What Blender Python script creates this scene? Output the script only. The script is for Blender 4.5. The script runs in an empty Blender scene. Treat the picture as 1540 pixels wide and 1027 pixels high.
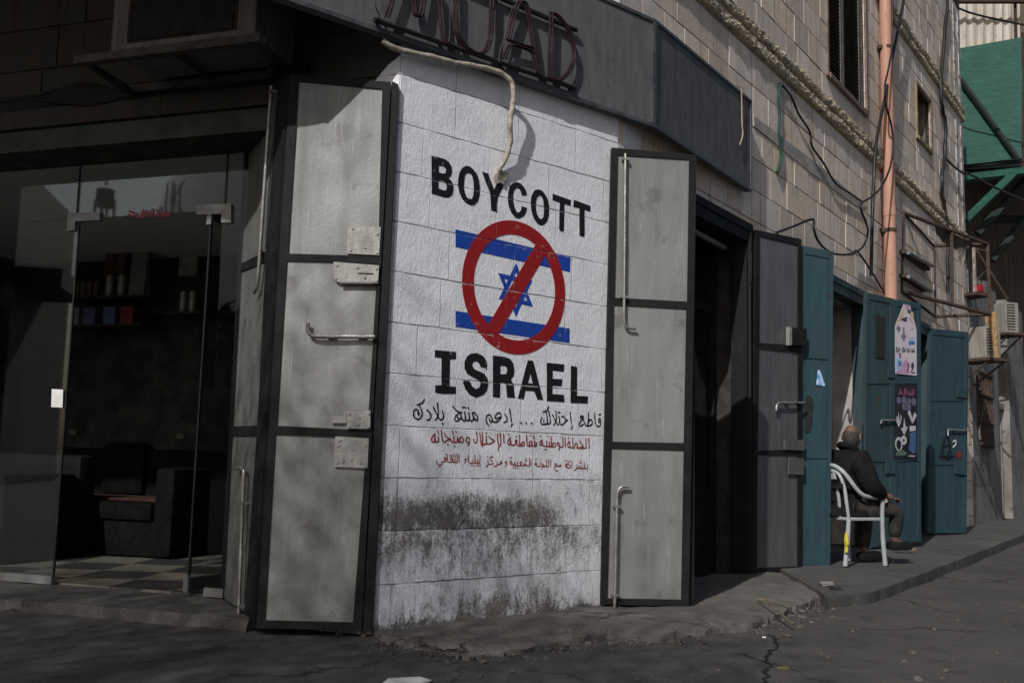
import bpy, bmesh, math, random
from mathutils import Matrix, Vector, noise as mnoise
from mathutils.geometry import tessellate_polygon
random.seed(7)
scene = bpy.context.scene
COL = scene.collection
rad = math.radians

# ------------------------------------------------------------------ camera
F, CX, CY, H = 1500.0, 770.0, 513.5, 1.0
PITCH, ROLL = rad(6.81), rad(1.51)
def cross(a, b): return (a[1]*b[2]-a[2]*b[1], a[2]*b[0]-a[0]*b[2], a[0]*b[1]-a[1]*b[0])
FW = (0, math.cos(PITCH), math.sin(PITCH)); _r = (1, 0, 0); _u = cross(_r, FW)
RT = tuple(math.cos(ROLL)*a + math.sin(ROLL)*b for a, b in zip(_r, _u))
UP = tuple(-math.sin(ROLL)*a + math.cos(ROLL)*b for a, b in zip(_r, _u))
cam = bpy.data.objects.new('camera', bpy.data.cameras.new('camera'))
COL.objects.link(cam)
cam.matrix_world = Matrix(((RT[0], UP[0], -FW[0], 0), (RT[1], UP[1], -FW[1], 0), (RT[2], UP[2], -FW[2], H), (0, 0, 0, 1)))
cam.data.sensor_width = 36; cam.data.lens = F/1540*36
cam.data.clip_start = 0.05; cam.data.clip_end = 2000
scene.camera = cam

# ------------------------------------------------------------------ sky, sun, exposure
SUN_AZ, SUN_EL = 206.0, 36.0
w = bpy.data.worlds.new('World'); scene.world = w; w.use_nodes = True
wn = w.node_tree; bg = wn.nodes['Background']
sky = wn.nodes.new('ShaderNodeTexSky'); sky.sky_type = 'NISHITA'; sky.sun_disc = False
sky.sun_elevation = rad(SUN_EL); sky.sun_rotation = rad(SUN_AZ); sky.dust_density = 3.5; sky.air_density = 1.0; sky.ozone_density = 1.2
wn.links.new(sky.outputs[0], bg.inputs[0]); bg.inputs[1].default_value = 0.065
sl = bpy.data.lights.new('sun', 'SUN'); sl.energy = 3.5; sl.angle = rad(0.5); sl.color = (1.0, 0.972, 0.93)
sun = bpy.data.objects.new('sun', sl); COL.objects.link(sun)
SDIR = Vector((-math.sin(rad(SUN_AZ))*math.cos(rad(SUN_EL)), -math.cos(rad(SUN_AZ))*math.cos(rad(SUN_EL)), -math.sin(rad(SUN_EL))))
sun.rotation_euler = SDIR.to_track_quat('-Z', 'Y').to_euler(); sun.location = (-8, -12, 14)
scene.view_settings.view_transform = 'Standard'; scene.view_settings.look = 'None'
scene.view_settings.exposure = -0.08; scene.view_settings.gamma = 1.0
try: scene.view_settings.use_curve_mapping = False
except Exception: pass
scene.cycles.max_bounces = 8; scene.cycles.transparent_max_bounces = 12

# ------------------------------------------------------------------ survey helpers: facade planes in metres
def ray(px, py):
    x = (px-CX)/F; y = (CY-py)/F
    return tuple(FW[i]+x*RT[i]+y*UP[i] for i in range(3))
def gnd(px, py, z=0.0):
    d = ray(px, py); t = (z-H)/d[2]; return Vector((d[0]*t, d[1]*t, z))
def atY(px, py, Y):
    d = ray(px, py); t = Y/d[1]; return Vector((d[0]*t, Y, H+d[2]*t))
def dirv(az): return (math.sin(rad(az)), math.cos(rad(az)))
class Plane:
    """vertical plane: u runs along azimuth az, off is the distance out of it"""
    def __init__(s, o, az, off=0.0):
        s.az = az; s.d = dirv(az); s.n = dirv(az+90); s.o = (o[0]+s.n[0]*off, o[1]+s.n[1]*off)
    def at(s, off): return Plane(s.o, s.az, off)
    def hit(s, px, py):
        d = ray(px, py); t = (s.o[0]*s.n[0]+s.o[1]*s.n[1])/(d[0]*s.n[0]+d[1]*s.n[1])
        return ((d[0]*t-s.o[0])*s.d[0]+(d[1]*t-s.o[1])*s.d[1], H+d[2]*t)
    def p(s, u, z, off=0.0): return Vector((s.o[0]+s.d[0]*u+s.n[0]*off, s.o[1]+s.d[1]*u+s.n[1]*off, z))
    def w(s, px, py, off=0.0):
        u, z = s.at(off).hit(px, py); return s.p(u, z, off)
    def M(s): return Matrix(((s.d[0], -s.n[0], 0, s.o[0]), (s.d[1], -s.n[1], 0, s.o[1]), (0, 0, 1, 0), (0, 0, 0, 1)))
def thru(a, b): return Plane(a, math.degrees(math.atan2(b[0]-a[0], b[1]-a[1])))

CL = gnd(568, 955, 0)
PC = Plane(CL, 50.15)                 # painted corner face
CW = 1.877
CR = PC.p(CW, 0)
PR = Plane(CR, 35.04)                 # street front running away to the right
PL = Plane(CL, 108.19)                # shop front on the left (u negative away from the corner)

# ------------------------------------------------------------------ mesh builder
class MB:
    def __init__(s): s.v = []; s.f = []; s.mi = []; s.t = []; s.cm = 0; s.ct = 0.5
    def face(s, idx): s.f.append(idx); s.mi.append(s.cm); s.t.append(s.ct)
    def add(s, vs, fs):
        n = len(s.v); s.v += [tuple(q) for q in vs]
        for q in fs: s.face([i+n for i in q])
    def hexa(s, c):   # 8 corners: bottom 4 ccw, top 4
        s.add(c, [(3, 2, 1, 0), (4, 5, 6, 7), (0, 1, 5, 4), (1, 2, 6, 5), (2, 3, 7, 6), (3, 0, 4, 7)])
    def box(s, x0, x1, y0, y1, z0, z1):
        s.hexa([(x0, y0, z0), (x1, y0, z0), (x1, y1, z0), (x0, y1, z0), (x0, y0, z1), (x1, y0, z1), (x1, y1, z1), (x0, y1, z1)])
    def fb(s, u0, u1, z0, z1, o0, o1):   # box in facade coordinates (offsets outward)
        s.box(u0, u1, -max(o0, o1), -min(o0, o1), z0, z1)
    def rbox(s, c, size, R=None, bev=0.0):
        bm = bmesh.new(); bmesh.ops.create_cube(bm, size=1)
        bmesh.ops.scale(bm, vec=size, verts=bm.verts)
        if bev: bmesh.ops.bevel(bm, geom=bm.edges[:], offset=bev, segments=2, affect='EDGES', profile=0.6)
        if R is not None: bmesh.ops.transform(bm, matrix=R.to_4x4(), verts=bm.verts)
        bmesh.ops.translate(bm, vec=c, verts=bm.verts)
        bm.verts.index_update(); s.add([q.co for q in bm.verts], [[q.index for q in f.verts] for f in bm.faces]); bm.free()
    def prism(s, outer, o0, o1, holes=(), plane=True):
        """polygon (u,z) extruded between two outward offsets"""
        loops = [list(outer)]+[list(h) for h in holes]
        flat = [q for l in loops for q in l]
        tris = tessellate_polygon([[Vector((q[0], q[1], 0)) for q in l] for l in loops])
        n = len(flat); vs = [(q[0], -o1, q[1]) for q in flat]+[(q[0], -o0, q[1]) for q in flat]
        fs = []
        for t in tris:
            a, b, c = [Vector(flat[i]) for i in t]
            if (b-a).cross(c-a) < 0: t = (t[0], t[2], t[1])
            fs.append(tuple(t)); fs.append((t[0]+n, t[2]+n, t[1]+n))
        k = 0
        for l in loops:
            m = len(l)
            for i in range(m): fs.append((k+i, k+i+n, k+(i+1) % m+n, k+(i+1) % m))
            k += m
        s.add(vs, fs)
    def tube(s, pts, r, n=8, caps=True, radii=None):
        pts = [Vector(q) for q in pts]; m = len(pts); rings = []
        prev = None
        for i, q in enumerate(pts):
            t = (pts[min(i+1, m-1)]-pts[max(i-1, 0)]).normalized()
            a = prev if prev is not None else (Vector((0, 0, 1)) if abs(t.z) < .9 else Vector((1, 0, 0)))
            x = (a-t*a.dot(t)).normalized(); prev = x; y = t.cross(x)
            rr = radii[i] if radii else r
            rings.append([q+x*math.cos(k*2*math.pi/n)*rr+y*math.sin(k*2*math.pi/n)*rr for k in range(n)])
        vs = [q for g in rings for q in g]; fs = []
        for i in range(m-1):
            for k in range(n): fs.append((i*n+k, i*n+(k+1) % n, (i+1)*n+(k+1) % n, (i+1)*n+k))
        if caps: fs.append(tuple(range(n-1, -1, -1))); fs.append(tuple((m-1)*n+k for k in range(n)))
        s.add(vs, fs)
    def disc(s, c, n, r, h, seg=16):   # short cylinder along direction n
        n = Vector(n).normalized(); s.tube([Vector(c), Vector(c)+n*h], r, seg)
    def stroke(s, pts, wd, off):
        """brush stroke on a facade: flat ribbon with round ends in (u,z)"""
        pts = smooth2(pts); m = len(pts); L = []; Rr = []
        for i, q in enumerate(pts):
            a = pts[max(i-1, 0)]; b = pts[min(i+1, m-1)]
            t = Vector((b[0]-a[0], b[1]-a[1])); t = t.normalized() if t.length > 1e-9 else Vector((1, 0))
            k = wd*.5*(0.86+.14*math.sin(i*1.3+q[0]*40))
            L.append((q[0]-t.y*k, -off, q[1]+t.x*k)); Rr.append((q[0]+t.y*k, -off, q[1]-t.x*k))
        n0 = len(s.v); s.v += L+Rr
        for i in range(m-1): s.face([n0+m+i, n0+m+i+1, n0+i+1, n0+i])
        for q in (pts[0], pts[-1]): s.dot(q, wd*.46, off+.0003)
    def dot(s, q, r, off):
        n0 = len(s.v); s.v += [(q[0]+math.cos(a*math.pi/5)*r, -off, q[1]+math.sin(a*math.pi/5)*r) for a in range(10)]
        s.face(list(range(n0, n0+10)))
    def xf(s, M): s.v = [tuple(M @ Vector(q)) for q in s.v]; return s
def smooth2(p):
    if len(p) < 3: return [tuple(q) for q in p]
    out = []
    for i in range(len(p)-1):
        p0 = p[max(i-1, 0)]; p1 = p[i]; p2 = p[i+1]; p3 = p[min(i+2, len(p)-1)]
        for k in range(4):
            t = k/4
            out.append(tuple(.5*((2*b)+(-a+c)*t+(2*a-5*b+4*c-d)*t*t+(-a+3*b-3*c+d)*t**3) for a, b, c, d in zip(p0, p1, p2, p3)))
    out.append(tuple(p[-1])); return out
def spline(pts, k=6):
    p = [Vector(q) for q in pts]; out = []
    for i in range(len(p)-1):
        a, b, c, d = p[max(i-1, 0)], p[i], p[i+1], p[min(i+2, len(p)-1)]
        for j in range(k):
            t = j/k
            out.append(.5*((2*b)+(c-a)*t+(2*a-5*b+4*c-d)*t*t+(3*b-a-3*c+d)*t**3))
    out.append(p[-1]); return out

WM = {}
def place(o, M, parent):
    WM[o.name] = M
    if parent is not None:
        o.parent = parent; o.matrix_parent_inverse = WM[parent.name].inverted()
    o.matrix_basis = M
def tag(o, label=None, cat=None, group=None, kind=None):
    if label: o['label'] = label
    if cat: o['category'] = cat
    if group: o['group'] = group
    if kind: o['kind'] = kind
    return o
def thing(name, loc, label, cat, group=None):
    o = bpy.data.objects.new(name, None); o.empty_display_size = .1; COL.objects.link(o)
    place(o, Matrix.Translation(loc), None); return tag(o, label, cat, group)
def build(name, mb, mats, parent=None, M=None, smooth=False, base=None):
    """link a builder as one mesh object; M = facade frame of its coordinates (identity = world metres)"""
    if not isinstance(mats, (list, tuple)): mats = [mats]
    M = M or Matrix.Identity(4); vs = mb.v
    if base is None and M == Matrix.Identity(4) and vs:
        base = Vector((sum(q[0] for q in vs)/len(vs), sum(q[1] for q in vs)/len(vs), min(q[2] for q in vs)))
    if base is not None:
        b = Vector(base); vs = [(q[0]-b[0], q[1]-b[1], q[2]-b[2]) for q in vs]; M = M @ Matrix.Translation(b)
    me = bpy.data.meshes.new(name); me.from_pydata(vs, [], mb.f)
    for m in mats: me.materials.append(m)
    me.polygons.foreach_set('material_index', mb.mi)
    at = me.attributes.new('tone', 'FLOAT', 'FACE'); at.data.foreach_set('value', mb.t)
    if smooth: me.polygons.foreach_set('use_smooth', [True]*len(me.polygons))
    me.validate(); me.update()
    if smooth:
        bm = bmesh.new(); bm.from_mesh(me)
        for e in bm.edges:
            if len(e.link_faces) == 2 and e.calc_face_angle(0) > rad(45): e.smooth = False
        bm.to_mesh(me); bm.free()
    o = bpy.data.objects.new(name, me); COL.objects.link(o); place(o, M, parent); return o

# ------------------------------------------------------------------ materials
class NT:
    def __init__(s, m): s.t = m.node_tree; s.n = s.t.nodes; s.l = s.t.links
    def nd(s, ty, **k):
        q = s.n.new(ty)
        for a, b in k.items(): setattr(q, a, b)
        return q
    def put(s, sock, v):
        if isinstance(v, (int, float)): sock.default_value = v
        elif isinstance(v, (tuple, list)):
            sock.default_value = tuple(v)+((1,) if len(v) == 3 and len(sock.default_value) == 4 else ())
        else: s.l.new(v, sock)
    def m(s, op, a, b=0.0, c=0.0, clamp=False):
        q = s.nd('ShaderNodeMath', operation=op, use_clamp=clamp)
        s.put(q.inputs[0], a); s.put(q.inputs[1], b)
        if op in ('MULTIPLY_ADD', 'SMOOTH_MIN', 'COMPARE'): s.put(q.inputs[2], c)
        return q.outputs[0]
    def rng(s, v, a, b, c=0.0, d=1.0):
        q = s.nd('ShaderNodeMapRange', interpolation_type='SMOOTHSTEP')
        for i, x in enumerate((v, a, b, c, d)): s.put(q.inputs[i], x)
        return q.outputs[0]
    def mix(s, f, a, b, bt='MIX'):
        q = s.nd('ShaderNodeMix', data_type='RGBA', blend_type=bt)
        s.put(q.inputs[0], f); s.put(q.inputs[6], a); s.put(q.inputs[7], b); return q.outputs[2]
    def noise(s, vec, sc, det=4.0, rough=.55, dist=0.0):
        q = s.nd('ShaderNodeTexNoise'); s.put(q.inputs['Vector'], vec); q.inputs['Scale'].default_value = sc
        q.inputs['Detail'].default_value = det; q.inputs['Roughness'].default_value = rough; q.inputs['Distortion'].default_value = dist
        return q.outputs[0]
    def scale(s, vec, v):
        q = s.nd('ShaderNodeMapping'); s.put(q.inputs[0], vec); q.inputs['Scale'].default_value = v; return q.outputs[0]
    def obj(s):
        q = s.nd('ShaderNodeTexCoord'); return q.outputs['Object']
    def xyz(s, v):
        q = s.nd('ShaderNodeSeparateXYZ'); s.put(q.inputs[0], v); return q.outputs
    def bump(s, h, strength, dist):
        q = s.nd('ShaderNodeBump'); s.put(q.inputs['Height'], h); q.inputs['Strength'].default_value = strength; q.inputs['Distance'].default_value = dist
        return q.outputs[0]
def newmat(name):
    m = bpy.data.materials.new(name); m.use_nodes = True; t = NT(m); return m, t, m.node_tree.nodes['Principled BSDF']
def pm(name, c1, c2=None, sc=6, rough=.7, metal=0.0, bump=0.0, bsc=40, stretch=(1, 1, 1), spots=0.0, spotc=(.02, .02, .02), spec=.4, tone=0.0, lo=.35, hi=.65, rvar=.15, scr=0.0):
    """weathered surface: two colours mixed by noise, optional spots, scratches, streaks (stretch) and bump"""
    m, t, b = newmat(name); co = t.obj(); c2 = c2 or tuple(x*.7 for x in c1)
    n1 = t.noise(t.scale(co, stretch), sc, 5, .6)
    col = t.mix(t.rng(n1, lo, hi), c1, c2)
    if spots:
        n2 = t.noise(co, sc*2.3, 6, .68)
        col = t.mix(t.m('MULTIPLY', t.rng(n2, .56, .68), spots), col, spotc)
    if scr:
        n3 = t.noise(t.scale(co, (30, 30, 1.2)), 3, 3, .5)
        col = t.mix(t.m('MULTIPLY', t.rng(n3, .62, .7), scr), col, tuple(min(1, x*1.7) for x in c1))
    if tone:
        at = t.nd('ShaderNodeAttribute', attribute_name='tone')
        f = t.m('MULTIPLY_ADD', at.outputs['Fac'], tone, 1-tone*.5)
        q = t.nd('ShaderNodeCombineColor'); [t.put(q.inputs[i], f) for i in range(3)]
        col = t.mix(1.0, col, q.outputs[0], 'MULTIPLY')
    t.put(b.inputs['Base Color'], col)
    t.put(b.inputs['Roughness'], t.rng(n1, .2, .8, max(.05, rough-rvar), min(1, rough+rvar)))
    b.inputs['Metallic'].default_value = metal; b.inputs['Specular IOR Level'].default_value = spec
    if bump:
        nb = t.noise(co, bsc, 5, .6); t.put(b.inputs['Normal'], t.bump(nb, bump, .01))
    return m
def flat(name, c, rough=.6, metal=0.0): return pm(name, c, tuple(x*.8 for x in c), 9, rough, metal)

def relief(t):
    """painted block wall of the corner: returns object xyz, height, joint mask"""
    co = t.obj(); x, y, z = t.xyz(co)
    wob = t.m('MULTIPLY', t.m('SUBTRACT', t.noise(co, 5, 3), .5), .016)
    kz = t.m('DIVIDE', t.m('SUBTRACT', t.m('ADD', z, wob), .276), .3024)
    row = t.m('FLOOR', kz)
    dz = t.m('MULTIPLY', t.m('SUBTRACT', .5, t.m('ABSOLUTE', t.m('SUBTRACT', t.m('FRACT', kz), .5))), .3024)
    wn_ = t.nd('ShaderNodeTexWhiteNoise', noise_dimensions='1D'); t.put(wn_.inputs['W'], t.m('ADD', row, .37))
    ku = t.m('ADD', t.m('DIVIDE', t.m('ADD', x, wob), .52), t.m('MULTIPLY', wn_.outputs[0], .9))
    du = t.m('MULTIPLY', t.m('SUBTRACT', .5, t.m('ABSOLUTE', t.m('SUBTRACT', t.m('FRACT', ku), .5))), .52)
    jz = t.rng(dz, .0015, .0065, 1, 0); ju = t.m('MULTIPLY', t.rng(du, .0012, .004, 1, 0), .6)
    patch = t.rng(t.noise(t.scale(co, (1, 1, .4)), 3.1, 3, .6), .40, .60)
    j = t.m('MULTIPLY', t.m('MAXIMUM', jz, ju), t.m('MULTIPLY_ADD', patch, .8, .2))
    fine = t.noise(t.scale(co, (1.3, 1, .4)), 60, 5, .68)
    lump = t.noise(co, 13, 4, .55, .6)
    flake = t.rng(t.noise(t.scale(co, (1, 1, .7)), 17, 6, .72, .3), .55, .585)
    chip = t.rng(t.noise(co, 38, 3, .6, .5), .63, .67)
    grain = t.noise(co, 130, 3, .6)
    soft = t.noise(co, 4, 2, .5)
    h = t.m('ADD', t.m('MULTIPLY', fine, .42), t.m('MULTIPLY', lump, .38))
    h = t.m('ADD', h, t.m('ADD', t.m('MULTIPLY', grain, .22), t.m('MULTIPLY', soft, .9)))
    h = t.m('SUBTRACT', h, t.m('MULTIPLY', flake, .10)); h = t.m('SUBTRACT', h, t.m('MULTIPLY', chip, .22)); h = t.m('SUBTRACT', h, t.m('MULTIPLY', j, 1.2))
    return co, x, z, h, j
def wall_paint(name, c, dirt=True, strength=.6, worn=0.0, rough=.62):
    m, t, b = newmat(name); co, x, z, h, j = relief(t)
    n = t.noise(co, 4.5, 4, .6)
    col = t.mix(t.rng(n, .3, .7), c, tuple(k*.9 for k in c))
    base = (.58, .58, .6)
    if not dirt: col = t.mix(t.m('MULTIPLY', t.m('MULTIPLY', j, t.rng(t.noise(co, 9, 5, .7), .45, .6)), .75), col, (.58, .58, .6))
    if worn:
        nw = t.noise(co, 30, 5, .7); nw2 = t.noise(co, 3, 2, .5)
        col = t.mix(t.m('MULTIPLY', t.m('MULTIPLY', t.rng(nw, .6, .66), t.rng(nw2, .52, .6)), worn), col, base)
    col = t.mix(t.m('MULTIPLY', j, .62 if dirt else .25), col, (.07, .068, .07))
    if dirt:
        st = t.noise(t.scale(co, (1.2, 1, .45)), 12, 8, .74); bl = t.noise(co, 2.6, 5, .62, .5); fl = t.noise(co, 70, 5, .75); cr = t.noise(t.scale(co, (1.4, 1, .6)), 7, 8, .8, .8)
        wb = t.m('MULTIPLY', t.m('SUBTRACT', bl, .5), .34)
        nz = t.m('ADD', t.m('MULTIPLY', cr, .34), t.m('ADD', t.m('MULTIPLY', st, .32), t.m('MULTIPLY', fl, .34)))
        nz = t.m('MULTIPLY_ADD', t.m('SUBTRACT', nz, .5), 2.3, .5)
        zz = t.m('ADD', z, t.m('MULTIPLY', t.m('SUBTRACT', st, .5), .03))
        v1 = t.m('MULTIPLY', t.m('MULTIPLY', t.rng(t.m('ADD', z, wb), .66, .98, 1, 0), t.rng(zz, .565, .585)), t.m('MULTIPLY', t.rng(t.m('ADD', x, t.m('MULTIPLY', t.m('SUBTRACT', st, .5), .6)), 1.15, 1.75, 1, .0), .62))
        v2 = t.m('MULTIPLY', t.m('MULTIPLY', t.rng(zz, .57, .60, 1, 0), t.rng(z, .10, .57, .26, .50)), t.rng(x, 1.85, 1.3, .75, 1))
        v3 = t.m('MULTIPLY', t.rng(t.m('ADD', z, t.m('MULTIPLY', t.m('ABSOLUTE', t.m('SUBTRACT', x, .9)), .18)), .0, .42, .60, .22), t.rng(z, .50, .30))
        v4 = t.rng(t.m('ADD', z, t.m('MULTIPLY', cr, -.16)), -.05, .05, .60, 0)
        v5 = t.rng(z, 1.35, .75, 0, .30)
        v = t.m('ADD', t.m('MAXIMUM', t.m('MAXIMUM', v1, v2), t.m('MAXIMUM', v3, t.m('MAXIMUM', v4, v5))), t.m('MULTIPLY', t.m('SUBTRACT', bl, .5), .35))
        d4 = t.m('MULTIPLY', t.rng(t.noise(t.scale(co, (4, 1, .22)), 5, 7, .7), .53, .70), t.rng(z, .95, .5, 0, .5))
        d = t.m('MAXIMUM', t.rng(t.m('ADD', nz, v), .76, 1.16), d4)
        dcol = t.mix(t.rng(bl, .4, .62), (.036, .033, .031), (.085, .066, .047))
        col = t.mix(t.m('MULTIPLY', d, .9, clamp=True), col, dcol)
        up = t.m('MULTIPLY', t.rng(t.noise(t.scale(co, (2.5, 1, .25)), 6, 5, .65), .6, .75), t.rng(z, 2.6, 3.4, 0, .4))
        col = t.mix(up, col, (.30, .28, .25))
    t.put(b.inputs['Base Color'], col); b.inputs['Roughness'].default_value = rough; b.inputs['Specular IOR Level'].default_value = .25
    t.put(b.inputs['Normal'], t.bump(h, strength, .0125)); return m

def stone_mat(name, c1, c2, dark, streak=.75):
    m, t, b = newmat(name); co = t.obj(); x, y, z = t.xyz(co)
    at = t.nd('ShaderNodeAttribute', attribute_name='tone'); tn = at.outputs['Fac']
    n = t.noise(co, 3.2, 5, .6); f = t.noise(co, 55, 5, .65)
    col = t.mix(t.rng(tn, 0, 1), c1, c2)
    t2 = t.m('FRACT', t.m('MULTIPLY', tn, 7.31))
    col = t.mix(t.rng(t2, .5, .95, 0, .55), col, (c2[0]*.82, c2[1]*.84, c2[2]*.96)); col = t.mix(t.rng(t2, .38, .02, 0, .55), col, (c2[0]*1.0, c2[1]*.86, c2[2]*.70))
    col = t.mix(t.rng(n, .44, .72, 0, .5), col, tuple(k*.7 for k in c1))
    warm = t.noise(t.scale(co, (2.2, 1, .5)), 1.7, 4, .6)
    col = t.mix(t.rng(warm, .5, .68, 0, .6), col, (c2[0]*.9, c2[1]*.72, c2[2]*.5))
    s1 = t.noise(t.scale(co, (9, 1, .35)), 1.6, 6, .66)
    col = t.mix(t.m('MULTIPLY', t.rng(s1, .52, .70), streak), col, dark)
    sp = t.noise(co, 19, 6, .72)
    col = t.mix(t.m('MULTIPLY', t.rng(sp, .6, .68), .8), col, tuple(k*.8 for k in dark))
    col = t.mix(t.rng(f, .3, .7, 0, .3), col, tuple(k*1.25 for k in c2))
    t.put(b.inputs['Base Color'], col); b.inputs['Roughness'].default_value = .88; b.inputs['Specular IOR Level'].default_value = .2
    h = t.m('ADD', t.m('MULTIPLY', f, .5), t.noise(co, 11, 5, .6)); t.put(b.inputs['Normal'], t.bump(h, .5, .008)); return m

def ground_mat(name, c1, c2, big=.5, bump=.8, crack=True):
    m, t, b = newmat(name); co = t.obj()
    n1 = t.noise(co, .8, 5, .6); n2 = t.noise(co, 5, 6, .65); n3 = t.noise(co, 90, 4, .7); n4 = t.noise(co, 300, 2, .6)
    col = t.mix(t.rng(n1, .35, .65), c1, c2)
    col = t.mix(t.rng(n2, .5, .72, 0, .65), col, tuple(k*.55 for k in c1))
    col = t.mix(t.rng(n3, .54, .70, 0, .75), col, tuple(min(1, k*2.0) for k in c2)); col = t.mix(t.rng(t.noise(co, 140, 3, .65), .56, .68, 0, .7), col, tuple(k*.35 for k in c1))
    vo = t.nd('ShaderNodeTexVoronoi', feature='DISTANCE_TO_EDGE'); vo.inputs['Scale'].default_value = .55
    wv = t.nd('ShaderNodeVectorMath', operation='MULTIPLY_ADD'); nn = t.nd('ShaderNodeTexNoise'); nn.inputs['Scale'].default_value = 2.4; nn.inputs['Detail'].default_value = 5
    t.l.new(co, nn.inputs['Vector']); t.l.new(nn.outputs['Color'], wv.inputs[0]); wv.inputs[1].default_value = (.7, .7, .7); t.l.new(co, wv.inputs[2]); t.l.new(wv.outputs[0], vo.inputs['Vector'])
    ck = t.m('MULTIPLY', t.rng(vo.outputs[0], .002, .014, 1, 0), t.rng(n1, .44, .60))
    if crack: col = t.mix(t.m('MULTIPLY', ck, .55), col, (.008, .008, .008))
    t.put(b.inputs['Base Color'], col); t.put(b.inputs['Roughness'], t.rng(n2, .2, .8, .75, .95)); b.inputs['Specular IOR Level'].default_value = .25
    h = t.m('ADD', t.m('MULTIPLY', n2, 1.2), t.m('ADD', t.m('MULTIPLY', n3, .5), t.m('MULTIPLY', n4, .2)))
    if crack: h = t.m('SUBTRACT', h, ck)
    t.put(b.inputs['Normal'], t.bump(h, bump, .014)); return m
def glass_mat(name, tint=(.9, .93, .92), refl=1.0, dirt=.004):
    m = bpy.data.materials.new(name); m.use_nodes = True; t = NT(m); t.n.clear()
    out = t.nd('ShaderNodeOutputMaterial'); tr = t.nd('ShaderNodeBsdfTransparent'); gl = t.nd('ShaderNodeBsdfGlossy'); df = t.nd('ShaderNodeBsdfDiffuse')
    tr.inputs[0].default_value = (*tint, 1); gl.inputs['Roughness'].default_value = .02; gl.inputs[0].default_value = (refl, refl, refl, 1); df.inputs[0].default_value = (.4, .4, .4, 1)
    fr = t.nd('ShaderNodeFresnel'); fr.inputs[0].default_value = 1.55; mx = t.nd('ShaderNodeMixShader'); mx2 = t.nd('ShaderNodeMixShader')
    sm = t.noise(t.obj(), 3, 5, .65)
    t.put(mx.inputs[0], t.m('MULTIPLY', fr.outputs[0], .20)); t.l.new(tr.outputs[0], mx.inputs[1]); t.l.new(gl.outputs[0], mx.inputs[2])
    t.put(mx2.inputs[0], t.rng(sm, .45, .8, 0, dirt)); t.l.new(mx.outputs[0], mx2.inputs[1]); t.l.new(df.outputs[0], mx2.inputs[2])
    t.l.new(mx2.outputs[0], out.inputs[0]); return m

M_wallpaint = wall_paint('white_wall_paint', (.80, .81, .86), True, .72)
M_black = wall_paint('black_wall_paint', (.012, .012, .014), False, .4, .35, .5)
M_red = wall_paint('red_wall_paint', (.30, .012, .016), False, .45, .5)
M_blue = wall_paint('blue_wall_paint', (.012, .06, .36), False, .45, .35)
M_redwrite = wall_paint('dark_red_writing', (.28, .022, .015), False, .4, .3)
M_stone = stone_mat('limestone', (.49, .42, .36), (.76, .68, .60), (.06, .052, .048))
M_stone_dim = stone_mat('shaded_limestone', (.036, .034, .031), (.05, .047, .043), (.014, .013, .012))  # darker copy of the limestone, shade of the left front put into the colour
M_mortar = pm('mortar', (.022, .02, .019), (.05, .046, .043), 8, .95, bump=.6)
M_ledge = stone_mat('crumbling_ledge_stone', (.07, .058, .042), (.60, .53, .40), (.025, .022, .02), .95)
M_plaster = pm('pale_plaster_strip', (.42, .40, .38), (.30, .28, .26), 5, .9, bump=.5, spots=.5, spotc=(.2, .18, .16))
M_panel = pm('galvanised_door_sheet', (.262, .268, .264), (.172, .177, .173), 1.9, .5, .25, .14, 40, (3, 3, .45), .55, (.10, .097, .086), .5, scr=.35, lo=.3, hi=.7)
M_panel_side = pm('shaded_side_sheet', (.135, .14, .136), (.095, .10, .098), 3, .6, .1, .4, 26, (2.4, 2.4, .8), .7, (.05, .05, .046), .35, scr=.25)  # darker sheet for the folded leaf, its weaker light put into the colour
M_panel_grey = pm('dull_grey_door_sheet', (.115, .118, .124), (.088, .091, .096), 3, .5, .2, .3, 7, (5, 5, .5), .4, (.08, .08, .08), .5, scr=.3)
M_dframe = pm('black_door_paint', (.009, .009, .0105), (.015, .0145, .016), 6, .7, 0, .10, 60, (1, 1, 1), .2, (.05, .04, .03), .18, scr=.12)
M_steel = pm('worn_steel', (.33, .33, .31), (.22, .21, .2), 14, .42, .6, .25, 60, spots=.4, spotc=(.1, .07, .05))
M_plate = pm('pale_steel_plate', (.34, .345, .325), (.26, .265, .25), 9, .5, .3, .3, 30, (3, 3, 1), .35, (.15, .14, .12))
M_darkhole = flat('dark_slot', (.01, .01, .01), .8)
M_sign = pm('grey_sign_sheet', (.122, .125, .132), (.092, .095, .10), 4, .75, 0, .25, 30, (3, 3, .8), .4, (.035, .035, .037), .2, scr=.2)
M_signedge = pm('sign_edge', (.05, .053, .06), (.09, .095, .1), 8, .5, .2, .2)
M_bar = pm('black_sign_bar', (.012, .012, .013), (.03, .025, .022), 9, .6, .2)
M_neon = pm('dark_red_tube', (.026, .011, .013), (.018, .009, .010), 12, .6, 0, 0, spec=.2)
M_hose = pm('aged_white_sleeve', (.42, .39, .33), (.26, .235, .19), 22, .7, 0, .7, 60, (1, 1, 1), .7, (.06, .05, .035))
M_cable = flat('black_cable', (.012, .012, .013), .5)
M_cable_g = flat('green_cord', (.018, .07, .058), .8)
M_cord = flat('cream_cord', (.42, .36, .26), .8)
M_pipe = pm('salmon_pipe_paint', (.50, .27, .20), (.42, .23, .17), 5, .55, 0, .2, 30, (1, 1, .3), .5, (.2, .12, .08))
M_rust = pm('rusty_steel', (.085, .052, .038), (.045, .03, .024), 14, .9, 0, .6, 60, (1, 1, 1), .6, (.03, .022, .018))
M_teal = pm('teal_door_paint', (.026, .060, .078), (.02, .048, .063), 3, .6, 0, .35, 9, (4, 4, .4), .8, (.028, .03, .03), .35, scr=.45)
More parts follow.
